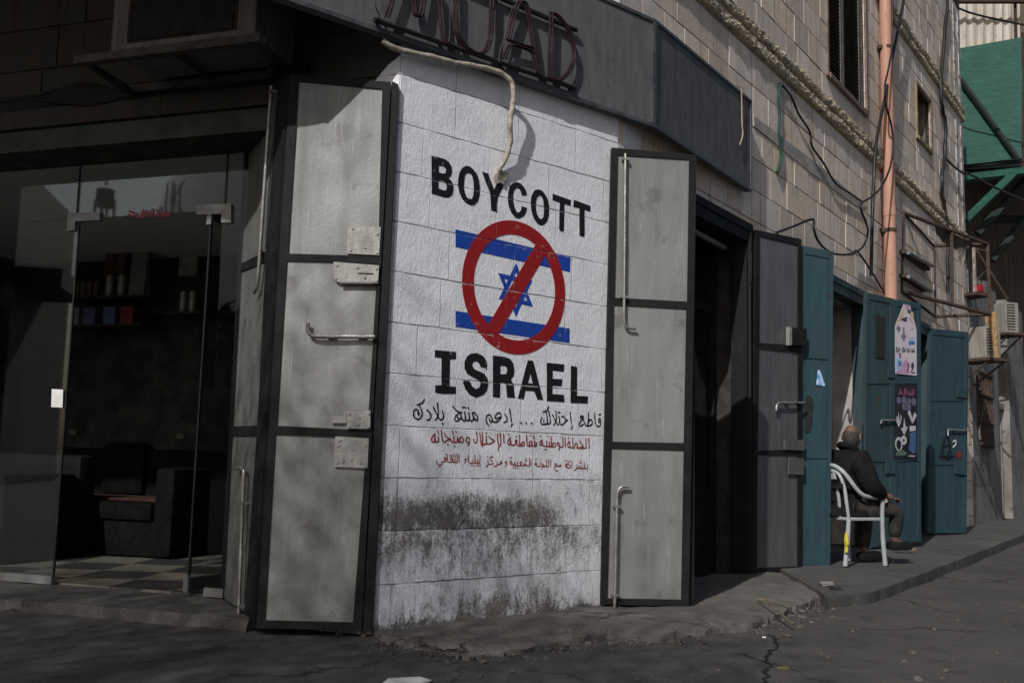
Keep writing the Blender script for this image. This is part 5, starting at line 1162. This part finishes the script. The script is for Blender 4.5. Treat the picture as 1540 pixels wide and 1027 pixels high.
def scaffold():
    Y = 20.0; p = lambda x, y, dy=0: atY(x, y, Y+dy)
    t = thing('scaffold_canopy', p(1500, 330), 'steel canopy hung with green shade cloth at the far end of the street', 'canopy')
    def bars(nm, lst, r, m):
        for a, b in lst: g = MB(); bar(g, a, b, r); build(nm, g, m, t)
    def sheet(nm, q, m, wav=.02, th=.02, corr=0):
        g = MB(); n = 40; k = 12
        for s_ in (0, 1):
            for j in range(k+1):
                for i in range(n+1):
                    a, b = i/n, j/k; v = (q[0].lerp(q[1], a)).lerp(q[3].lerp(q[2], a), b)
                    d = mnoise.noise(Vector((v.x*1.5, v.z*1.5, 2)))*wav+(corr*abs(math.sin(a*math.pi*7)) if corr else 0)
                    g.v.append((v.x, v.y+d+s_*th, v.z))
        m_ = (n+1)*(k+1)
        for j in range(k):
            for i in range(n): a = j*(n+1)+i; f = [a, a+1, a+n+2, a+n+1]; g.face(f[::-1]); g.face([x+m_ for x in f])
        build(nm, g, m, t, None, True)
    sheet('shade_cloth', [p(1440, 74), p(1537, 56), p(1537, 238), p(1440, 249)], M_netting, .05)
    sheet('corrugated_sheet', [p(1438, -30, .4), p(1534, -30, .4), p(1534, 62, .4), p(1438, 78, .4)], M_cream, 0, .02, .06)
    bars('post', [(p(1526, -30, .2), p(1528, 62, .2)), (p(1538, 50, .1), p(1538, 256, .1))], .035, M_brownpost)
    bars('post', [(p(1430, 3, .1), p(1560, 3, .1))], .05, M_brownpost)
    bars('brace', [(p(1444, 118, -.1), p(1532, 240, -.1))], .055, M_darksteel); bars('brace', [(p(1452, 332, -.1), p(1526, 260, -.1))], .085, M_greensteel)
    bars('beam', [(p(1440, 270), p(1560, 256))], .10, M_greensteel); bars('beam', [(p(1438, 252, .1), p(1560, 240, .1))], .05, M_darksteel)
    bars('brace', [(p(1470, 352, 1), p(1545, 268, 1)), (p(1492, 392, 1.6), p(1550, 318, 1.6)), (p(1480, 330, 2), p(1560, 330, 2))], .09, M_darksteel)
    g = MB(); a = [p(1430, 262, .3), p(1640, 250, .3), p(1640, 240, 6), p(1430, 254, 6)]
    g.add([*a, *[q+Vector((0, 0, .08)) for q in a]], [(3, 2, 1, 0), (4, 5, 6, 7), (0, 1, 5, 4), (1, 2, 6, 5), (2, 3, 7, 6), (3, 0, 4, 7)]); build('deck', g, M_darksteel, t)
scaffold()
# brown plank building closing the street
BB = thing('plank_building', atY(1540, 800, 26), 'brown plank-fronted building with a pale lower wall closing the street', 'building')
def fb(nm, x0, x1, y0, y1, Y, th, m):
    a, b = atY(x0, y1, Y), atY(x1, y0, Y); g = MB(); g.box(a.x, b.x, Y, Y+th, min(a.z, b.z), max(a.z, b.z)); return build(nm, g, m, BB)
fb('upper_wall', 1400, 1700, -80, 545, 26, .5, M_brownwall)
fb('lower_wall', 1420, 1700, 545, 790, 26.1, .5, M_dirtwall)
fb('ledge', 1478, 1700, 535, 552, 25.7, .3, M_brownwall)
fb('white_panel', 1534, 1600, 610, 765, 25.9, .15, pm('bright_whitewash', (.75, .74, .72), (.6, .59, .57), 3, .9))
fb('shutter_box', 1515, 1600, 545, 660, 25.6, .3, M_brownwall)
fb('corner_post', 1522, 1528, 560, 775, 25.85, .2, M_greensteel)
wire_off([(1418, 0, .0), (1460, 20, .0), (1540, 38, .0), (1600, 50, 0)], Plane(atY(1500, 30, 18), 90), .02, 'cable', M_cable, 'dark cable crossing the sky end of the street in front of the canopy', 'cable', wg)
wire_off([(1448, 258, 0), (1470, 268, 0), (1500, 284, 0), (1560, 310, 0)], Plane(atY(1500, 270, 17.5), 90), .022, 'cable', M_cable, 'dark cable sagging below the green shade cloth', 'cable', wg)

# ------------------------------------------------------------------ chair and seated man
c0 = gnd(1274, 851, .10); c1 = gnd(1322.5, 851, .10)
CAZ = 68.0
CF = Vector((math.sin(rad(CAZ)), math.cos(rad(CAZ)), 0)); CRt = Vector((math.cos(rad(CAZ)), -math.sin(rad(CAZ)), 0))   # forward / right-hand side
ORG = c0-CRt*.24+CF*.21; ORG.z = .10     # seat centre on the ground
def L(f, r, z): return ORG+CF*f+CRt*r+Vector((0, 0, z))
def chair():
    t = thing('plastic_chair', ORG, 'white plastic garden chair with yellow ribbon on the pavement by the teal door', 'chair')
    for s in (1, -1):
        g = MB(); g.tube(spline([L(-.24, .25*s, 0), L(-.20, .235*s, .22), L(-.17, .225*s, .43)], 4), .022, 8, radii=None); build('leg', g, M_plastic, t, None, True)
        g = MB(); g.tube(spline([L(.24, .25*s, 0), L(.22, .245*s, .25), L(.21, .25*s, .45), L(.21, .26*s, .62)], 4), .022, 8); build('leg', g, M_plastic, t, None, True)
        g = MB(); g.tube(spline([L(.24, .27*s, .60), L(.21, .27*s, .64), L(.10, .27*s, .645), L(-.02, .265*s, .66), L(-.10, .255*s, .72), L(-.16, .24*s, .80), L(-.21, .20*s, .88), L(-.235, .12*s, .93), L(-.24, 0, .945)], 6), .020, 8); build('armrest', g, M_plastic, t, None, True)
        g = MB(); g.tube(spline([L(-.17, .225*s, .43), L(-.19, .22*s, .6), L(-.205, .205*s, .74), L(-.225, .15*s, .86), L(-.235, .0, .90)], 5), .017, 8); build('back_frame', g, M_plastic, t, None, True)
    g = MB()
    for r in (-.12, -.06, 0, .06, .12): g.tube(spline([L(-.17, r*.9, .44), L(-.20, r, .66), L(-.233, r*.8, .90-abs(r)*.25)], 4), .016, 6)
    build('back_slats', g, M_plastic, t, None, True)
    g = MB(); R = Matrix((CF, -CRt, Vector((0, 0, 1)))).transposed(); g.rbox(L(.02, 0, .435), (.43, .47, .03), R, .012); build('seat', g, M_plastic, t)
    g = MB(); g.tube(spline([L(-.235, .268, .30), L(-.25, .275, .24), L(-.24, .272, .18), L(-.25, .277, .13)], 4), .016, 6, radii=None); g.tube([L(-.24, .27, .31), L(-.25, .30, .2)], .012, 6)
    build('ribbon', g, M_yellow, t)
chair()
def skin_obj(name, verts, edges, radii, mat, parent, root=0, sub=2):
    me = bpy.data.meshes.new(name); me.from_pydata([tuple(v) for v in verts], edges, []); o = bpy.data.objects.new(name, me); COL.objects.link(o)
    m = o.modifiers.new('skin', 'SKIN'); m.use_smooth_shade = True
    for i, r in enumerate(radii):
        sv = me.skin_vertices[0].data[i]; sv.radius = (r, r) if not isinstance(r, tuple) else r; sv.use_root = (i == root)
    s = o.modifiers.new('sub', 'SUBSURF'); s.levels = s.render_levels = sub
    bpy.context.view_layer.update()
    ev = o.evaluated_get(bpy.context.evaluated_depsgraph_get()); me2 = bpy.data.meshes.new_from_object(ev); o.modifiers.clear(); o.data = me2
    me2.materials.clear(); me2.materials.append(mat); me2.polygons.foreach_set('use_smooth', [True]*len(me2.polygons)); bpy.data.meshes.remove(me)
    place(o, Matrix.Identity(4), parent); return o
def person():
    HF = Vector((math.sin(rad(36)), math.cos(rad(36)), 0)); HRt = Vector((math.cos(rad(36)), -math.sin(rad(36)), 0))
    t = thing('person', ORG, 'man in a black coat and dark trousers sitting turned away on the white plastic chair', 'person')
    hip = L(-.04, 0, .58); sp = L(-.05, 0, .72); ch = L(-.02, 0, .93); nk = L(.03, 0, 1.07); hd = L(.07, 0, 1.20)
    sh = [L(0, .20*s, 1.0) for s in (1, -1)]; el = [L(.04, .30, .74), L(.10, -.30, .76)]; wr = [L(.27, .23, .66), L(.30, -.14, .70)]
    hipj = [L(0, .10*s, .53) for s in (1, -1)]; kn = [L(.46, .19, .53), L(.42, -.20, .55)]; an = [L(.47, .12, .22), L(.30, -.12, .10)]
    hd2 = L(.078, 0, 1.255)
    # body: head, neck, trunk, arms with hands, legs as one surface
    V = [hip, sp, ch, nk, hd, hd2]; E = [(0, 1), (1, 2), (2, 3), (3, 4), (4, 5)]; Rr = [.11, .10, .11, .056, .075, .07]
    for k in range(2):
        n = len(V); V += [sh[k], el[k], wr[k], wr[k]+CF*.09+Vector((0, 0, -.02))]; E += [(2, n), (n, n+1), (n+1, n+2), (n+2, n+3)]; Rr += [.045, .04, .03, .034]
        n = len(V); V += [hipj[k], kn[k], an[k], an[k]+CF*.13+Vector((0, 0, -.05))]; E += [(0, n), (n, n+1), (n+1, n+2), (n+2, n+3)]; Rr += [.085, .058, .04, .038]
    body = skin_obj('body', V, E, Rr, M_skin, t)
    bm = bmesh.new(); bm.from_mesh(body.data); HR = Matrix((HF, -HRt, Vector((0, 0, 1)))).transposed().to_4x4(); HC = hd+Vector((0, 0, .022))
    bmesh.ops.create_uvsphere(bm, u_segments=24, v_segments=16, radius=1, matrix=Matrix.Translation(HC) @ HR @ Matrix.Diagonal((.098, .078, .116, 1)))
    for f in bm.faces: f.smooth = True
    bm.to_mesh(body.data); bm.free()
    for k in range(2):
        base = wr[k]+CF*.12+Vector((0, 0, -.025)); side = CRt*(-1 if k == 0 else 1)
        fv = []; fe = []; fr = []
        # separate finger chains joined in one mesh with the palm end
        for j in range(4):
            o_ = base+CRt*(j-1.5)*.02; n = len(fv); ln = (.075, .085, .08, .062)[j]
            fv += [o_-CF*.03, o_+CF*ln*.45+Vector((0, 0, -.012)), o_+CF*ln*.75+Vector((0, 0, -.04))]; fe += [(n, n+1), (n+1, n+2)]; fr += [.010, .009, .0075]
        n = len(fv); o_ = base-CF*.05+side*.03; fv += [o_, o_+side*.025+CF*.03, o_+side*.02+CF*.06+Vector((0, 0, -.01))]; fe += [(n, n+1), (n+1, n+2)]; fr += [.011, .010, .008]
        g = MB()
        for j in range(0, len(fv), 3): g.tube(spline(fv[j:j+3], 3), .01, 6, radii=[.0105-.0004*q for q in range(7)])
        build('hand', g, M_skin, t, None, True)
    # face (head turned away, towards the doorway)
    g = MB(); fc = hd+HF*.085
    g.rbox(fc+HF*.012+Vector((0, 0, .01)), (.03, .03, .045), Matrix((HF, -HRt, Vector((0, 0, 1)))).transposed(), .01)
    build('nose', g, M_skin, t, None, True)
    for s in (1, -1):
        g = MB(); g.rbox(hd+HRt*.09*s+HF*(-.005)+Vector((0, 0, .02)), (.035, .018, .06), Matrix((HF, -HRt, Vector((0, 0, 1)))).transposed(), .008); build('ear', g, M_skin, t, None, True)
        g = MB(); g.rbox(fc+HRt*.034*s+Vector((0, 0, .035))-HF*.004, (.012, .024, .012), Matrix((HF, -HRt, Vector((0, 0, 1)))).transposed(), .004); build('eye', g, M_darkhole, t, None, True)
    g = MB(); g.rbox(fc-HF*.004+Vector((0, 0, -.04)), (.012, .045, .008), Matrix((HF, -HRt, Vector((0, 0, 1)))).transposed(), .003); build('mouth', g, flat('lip', (.2, .08, .07)), t)
    # hair: ring round the back and sides, thin on the crown
    g = MB(); nu, nv = 28, 12; hc = HC
    for sh_ in (1.0, .93):
        for j in range(nv+1):
            for i in range(nu+1):
                th = -1.75+3.5*i/nu; ph = -.72+(1.02+.16*math.cos(th))*j/nv    # round the back and sides, bald on top
                d_ = -HF*math.cos(th)*math.cos(ph)*.098+HRt*math.sin(th)*math.cos(ph)*.078+Vector((0, 0, math.sin(ph)*.116))
                g.v.append(tuple(hc+d_*(sh_*1.075*(1+.03*mnoise.noise(d_*90)))))
    m_ = (nu+1)*(nv+1)
    for j in range(nv):
        for i in range(nu): k_ = j*(nu+1)+i; f_ = [k_, k_+1, k_+nu+2, k_+nu+1]; g.face(f_); g.face([q_+m_ for q_ in reversed(f_)])
    build('hair', g, M_hair, t, None, True)
    V = [hip+Vector((0, 0, .02)), hip+Vector((0, 0, .07)), sp, ch, L(.02, 0, 1.06)]; E = [(0, 1), (1, 2), (2, 3), (3, 4)]; Rr = [(.17, .16), (.19, .18), (.215, .195), (.225, .195), .12]
    for k in range(2):
        n = len(V); V += [sh[k], el[k], wr[k]-CF*.02]; E += [(3, n), (n, n+1), (n+1, n+2)]; Rr += [.118, .10, .068]
    skin_obj('coat', V, E, Rr, M_coat, t, 1)
    g = MB(); nb = L(.025, 0, 1.095); g.tube([nb+CF*math.cos(a_*math.pi/8)*.075+CRt*math.sin(a_*math.pi/8)*.085+Vector((0, 0, .02-.03*math.cos(a_*math.pi/8))) for a_ in range(2, 15)], .03, 8); build('collar', g, M_coat, t, None, True)
    V = [hip+Vector((0, 0, -.02))]; E = []; Rr = [.115]
    for k in range(2):
        n = len(V); V += [hipj[k], kn[k], an[k]+Vector((0, 0, .02))]; E += [(0, n), (n, n+1), (n+1, n+2)]; Rr += [.105, .085, .066]
    skin_obj('trousers', V, E, Rr, M_trouser, t)
    for k in range(2):
        g = MB(); R = Matrix((CF, -CRt, Vector((0, 0, 1)))).transposed(); b = an[k]+CF*.07; b.z = an[k].z-.045; g.rbox(b, (.27, .10, .09), R, .035); build('shoe', g, M_shoe, t, None, True)
person()

# ------------------------------------------------------------------ small litter on the ground
def scrap(px_, py_, z, sx, sy, sz, mat, label, cat, name, group='litter along the kerb', rot=0.0):
    a = gnd(px_, py_, z); g = MB(); rr = random.Random(int(px_)); R = Matrix.Rotation(rot, 3, 'Z')
    g.rbox((0, 0, 0), (sx, sy, sz), R, min(sx, sy, sz)*.3); g.v = [(x+rr.uniform(-.1, .1)*sx, y+rr.uniform(-.1, .1)*sy, zz+rr.uniform(0, .3)*sz) for x, y, zz in g.v]
    g.v = [(x+a.x, y+a.y, zz+a.z+sz/2) for x, y, zz in g.v]; tag(build(name, g, mat, None), label, cat, group)
g = MB(); q = [gnd(*p, 0) for p in ((566, 1034), (584, 1023), (612, 1019), (632, 1020), (650, 1021), (646, 1027), (625, 1027), (600, 1034))]
q = [(v.x, v.y, gz(v.x, v.y)+.004+.012*(k % 2)) for k, v in enumerate(q)]; g.add([*q, *[(x, y, z+.004) for x, y, z in q]], [tuple(range(7, -1, -1)), tuple(range(8, 16))]+[(i, (i+1) % 8, (i+1) % 8+8, i+8) for i in range(8)])
tag(build('paper_scrap', g, M_white, None), 'crumpled white paper sheet on the asphalt at the bottom edge', 'paper', 'litter along the kerb')
scrap(636, 962, .03, .014, .012, .008, M_white, 'tiny white paper chip near the foot of the painted corner', 'paper', 'paper_scrap')
scrap(1178, 1006, .0, .05, .025, .01, flat('yellowing_leaf', (.16, .16, .05)), 'yellow green leaf on the asphalt by the crack', 'leaf', 'leaf')
scrap(1149, 959, .01, .02, .014, .008, M_white, 'white chip beside the broken kerb', 'paper', 'paper_scrap')
scrap(1243, 881, .09, .10, .07, .03, flat('grey_carton', (.2, .19, .18)), 'crushed pale carton at the broken pavement corner', 'carton', 'paper_scrap')
scrap(1256, 888, .08, .08, .04, .03, flat('dark_bag_plastic', (.03, .03, .035), .4), 'dark plastic bag scrap at the broken pavement corner', 'bag', 'plastic_scrap')
scrap(1360, 828, .115, .22, .08, .03, flat('straw_rag', (.28, .24, .18)), 'straw coloured rag on the pavement by the teal door', 'rag', 'rag')
for (a, b, lb) in (((1140, 903), (1190, 935), 'long bent stick lying across the broken concrete'), ((1135, 902), (1185, 912), 'short stick beside the long one on the broken concrete')):
    p, q = gnd(*a, .075), gnd(*b, .05); g = MB(); g.tube(spline([p, p.lerp(q, .4)+Vector((0, .02, .02)), q], 5), .006, 6)
    tag(build('stick', g, pm('dry_twig', (.16, .13, .09), (.09, .07, .05), 20), None), lb, 'stick', 'sticks on the broken concrete')
rr = random.Random(11)
g = MB()
for k in range(900):
    if rr.random() < .7:
        f = rr.random(); i = rr.random()*(len(ap_front)-1); a, b = ap_front[int(i)], ap_front[int(i)+1]; q = a.lerp(b, i-int(i))
        x, y = q.x+rr.gauss(0, .10), q.y+rr.gauss(-.04, .10)
        z = gz(x, y)+.002
    else: x, y = rr.uniform(-2, 5), rr.uniform(3.9, 8); z = gz(x, y)
    s = rr.choice((.004, .006, .008, .011, .016)) if rr.random() < .93 else .026
    n0 = len(g.v); g.rbox((x, y, z+s*.2), (s*rr.uniform(.7, 1.8), s, s*.6), Matrix.Rotation(rr.random()*3, 3, 'Z') @ Matrix.Rotation(rr.random()*.8, 3, 'X'))
    g.v[n0:] = [(vx+rr.uniform(-.28, .28)*s, vy+rr.uniform(-.28, .28)*s, vz+rr.uniform(-.2, .2)*s) for vx, vy, vz in g.v[n0:]]
tag(build('gravel', g, M_conc, None, base=(1, 6, 0)), 'loose grit and concrete crumbs scattered along the broken kerb', 'gravel', kind='stuff')
# cracks in the asphalt
def crack(pts, label):
    p = spline([gnd(x, y, 0) for x, y in pts], 7); g = MB(); r_ = random.Random(len(pts))
    for i, q in enumerate(p):
        t = (p[min(i+1, len(p)-1)]-p[max(i-1, 0)]).normalized(); s = Vector((t.y, -t.x, 0)); wd = .003+r_.random()*.010; q = q+s*r_.uniform(-.02, .02)
        z = gz(q.x, q.y)
        for k in (-1, 1): g.v.append((q.x+s.x*wd*k, q.y+s.y*wd*k, gz(q.x+s.x*wd*k, q.y+s.y*wd*k)+.005))
    for i in range(len(p)-1): g.face([2*i, 2*i+1, 2*i+3, 2*i+2])
    tag(build('road_crack', g, flat('crack_shadow_gap', (.006, .006, .006), .95), None), kind='structure')
crack([(1143, 1060), (1150, 1020), (1158, 1000), (1152, 985), (1168, 970), (1160, 955), (1150, 950)], '')

# ------------------------------------------------------------------ across the street, behind the photographer (seen only in the glass)
def tree(loc, hgt, wid, label, seed):
    t = thing('tree', loc, label, 'tree', 'trees across the street'); r_ = random.Random(seed); g = MB(); L0 = Vector(loc)
    g.tube(spline([L0, L0+Vector((.2, 0, hgt*.3)), L0+Vector((0, .2, hgt*.6))], 4), .25, 8); build('trunk', g, M_wood, t, None, True)
    g = MB()
    for k in range(1500):
        c = L0+Vector((r_.gauss(0, wid*.3), r_.gauss(0, wid*.3), hgt*(.35+.65*r_.random()**.8))); c.x += math.sin(c.z*1.7)*.4
        u_ = Vector((r_.uniform(-1, 1), r_.uniform(-1, 1), r_.uniform(-1, 1))).normalized()*.32; v_ = u_.cross(Vector((r_.random(), r_.random(), 1))).normalized()*.2
        g.add([c-u_, c+v_, c+u_, c-v_], [(0, 1, 2, 3)])
    build('crown', g, pm('dark_foliage', (.04, .06, .025), (.06, .08, .03), 2, .9), t)
def opposite():
    n = Vector((MG.n[0], MG.n[1], 0))
    def mirror(px_, py_, dist):
        u, z = MG.hit(px_, py_); p = MG.p(u, z); d = (p-Vector((0, 0, H))).normalized(); d = d-n*2*d.dot(n); return p+d*dist
    a = mirror(158, 300, 60); g = MB()
    for dx, dy in ((-.5, -.5), (.5, -.5), (.5, .5), (-.5, .5)): g.tube([(a.x+dx*1.3, a.y+dy*1.3, 0), (a.x+dx*.8, a.y+dy*.8, a.z)], .09, 6)
    for k in range(8): z = a.z*(k+1)/9; g.box(a.x-.55, a.x+.55, a.y-.05, a.y+.05, z, z+.1)
    t = tag(build('water_tower', g, M_dark, None), 'dark tank on a lattice tower, reflected in the shop glass', 'tower')
    g = MB(); g.tube([(a.x, a.y, a.z-.5), (a.x, a.y, a.z+.6)], .55, 16); g.tube([(a.x, a.y, a.z+.9), (a.x, a.y, a.z+2.2)], .08, 6); build('tank', g, M_dark, t, None, True)
    b = mirror(262, 275, 80); g = MB()
    for dx, dy in ((-.6, -.6), (.6, -.6), (.6, .6), (-.6, .6)): g.tube([(b.x+dx, b.y+dy, 0), (b.x+dx*.6, b.y+dy*.6, b.z)], .08, 5)
    k = 0; z = 1.0
    while z < b.z-1: g.tube([(b.x-.7*(-1)**k, b.y-.5, z), (b.x+.7*(-1)**k, b.y-.5, z+1.3)], .07, 5); z += 1.3; k += 1
    tag(build('radio_mast', g, M_dark, None), 'lattice radio mast reflected in the shop glass', 'mast')
    c = mirror(35, 250, 22); e = mirror(-200, 250, 22)
    o = thing('opposite_house', (c.x, c.y, 0), 'dark house across the street, reflected at the left of the shop glass', 'house')
    P_ = thru(c, e); Ln = (Vector((c.x, c.y))-Vector((e.x, e.y))).length
    g = MB(); g.fb(0, Ln+6, 0, c.z, -6, 0); g.fb(-1.2, 0, c.z*.62, c.z*.68, -3, 0); build('wall', g, M_dark, o, P_.M())
    for (x_, y_, d_, wd, lb) in ((352, 470, 45, 5, 'dark leafy tree across the street, tallest one in the glass by the folded door leaf'), (330, 545, 40, 5, 'lower dark leafy tree across the street beside the tallest one')):
        q = mirror(x_, y_, d_); tree(Vector((q.x, q.y, 0)), q.z, wd, lb, int(x_))
opposite()
# added unseen tree behind the photographer: its thin crown softens the sun on the foot of the corner and the near road
def added_shade_tree():
    d_, e_ = Vector((math.sin(rad(SUN_AZ)), math.cos(rad(SUN_AZ)), 0)), Vector((math.cos(rad(25)), -math.sin(rad(25)), 0))
    p0 = d_*6.0+e_*-3.7; r_ = random.Random(5)
    t = thing('tree', p0, 'added unseen shade tree with a thin crown behind the photographer', 'tree', 'trees across the street')
    g = MB(); g.tube(spline([p0, p0+Vector((.1, 0, 2.5)), p0+Vector((-.05, .1, 5.0)), p0+Vector((.05, 0, 7.4))], 4), .1, 8, radii=None)
    for k in range(14):
        a = r_.random()*6.28; z = 5.0+r_.random()*2.2; q = p0+Vector((math.cos(a)*r_.uniform(1, 2.2), math.sin(a)*r_.uniform(1, 2.2), z+r_.uniform(.3, 1.2)))
        g.tube([p0+Vector((0, 0, z)), q], .02, 5)
    build('trunk', g, M_wood, t, None, True)
    g = MB()
    while len(g.f) < 23000:
        l_, s_, z = r_.uniform(-3.3, 3.3), r_.uniform(-2, 2), r_.uniform(5.5, 9.85)
        rr_ = (l_/3.3)**2+(s_/2.2)**2+((z-7.25)/2.6)**2
        if rr_ > 1 or r_.random() > (1-rr_)**.5*(1.0 if z < 7.7 else max(0, (9.8-z)/2.1)): continue
        c = p0+e_*l_+d_*s_+Vector((0, 0, z)); u_ = Vector((r_.uniform(-1, 1), r_.uniform(-1, 1), r_.uniform(-1, 1))).normalized()*.036; v_ = u_.cross(Vector((r_.random()-.5, r_.random()-.5, 1))).normalized()*.022
        g.add([c-u_, c+v_, c+u_, c-v_], [(0, 1, 2, 3)])
    build('crown', g, pm('thin_foliage', (.05, .07, .03), (.07, .09, .04), 2, .9), t)
added_shade_tree()
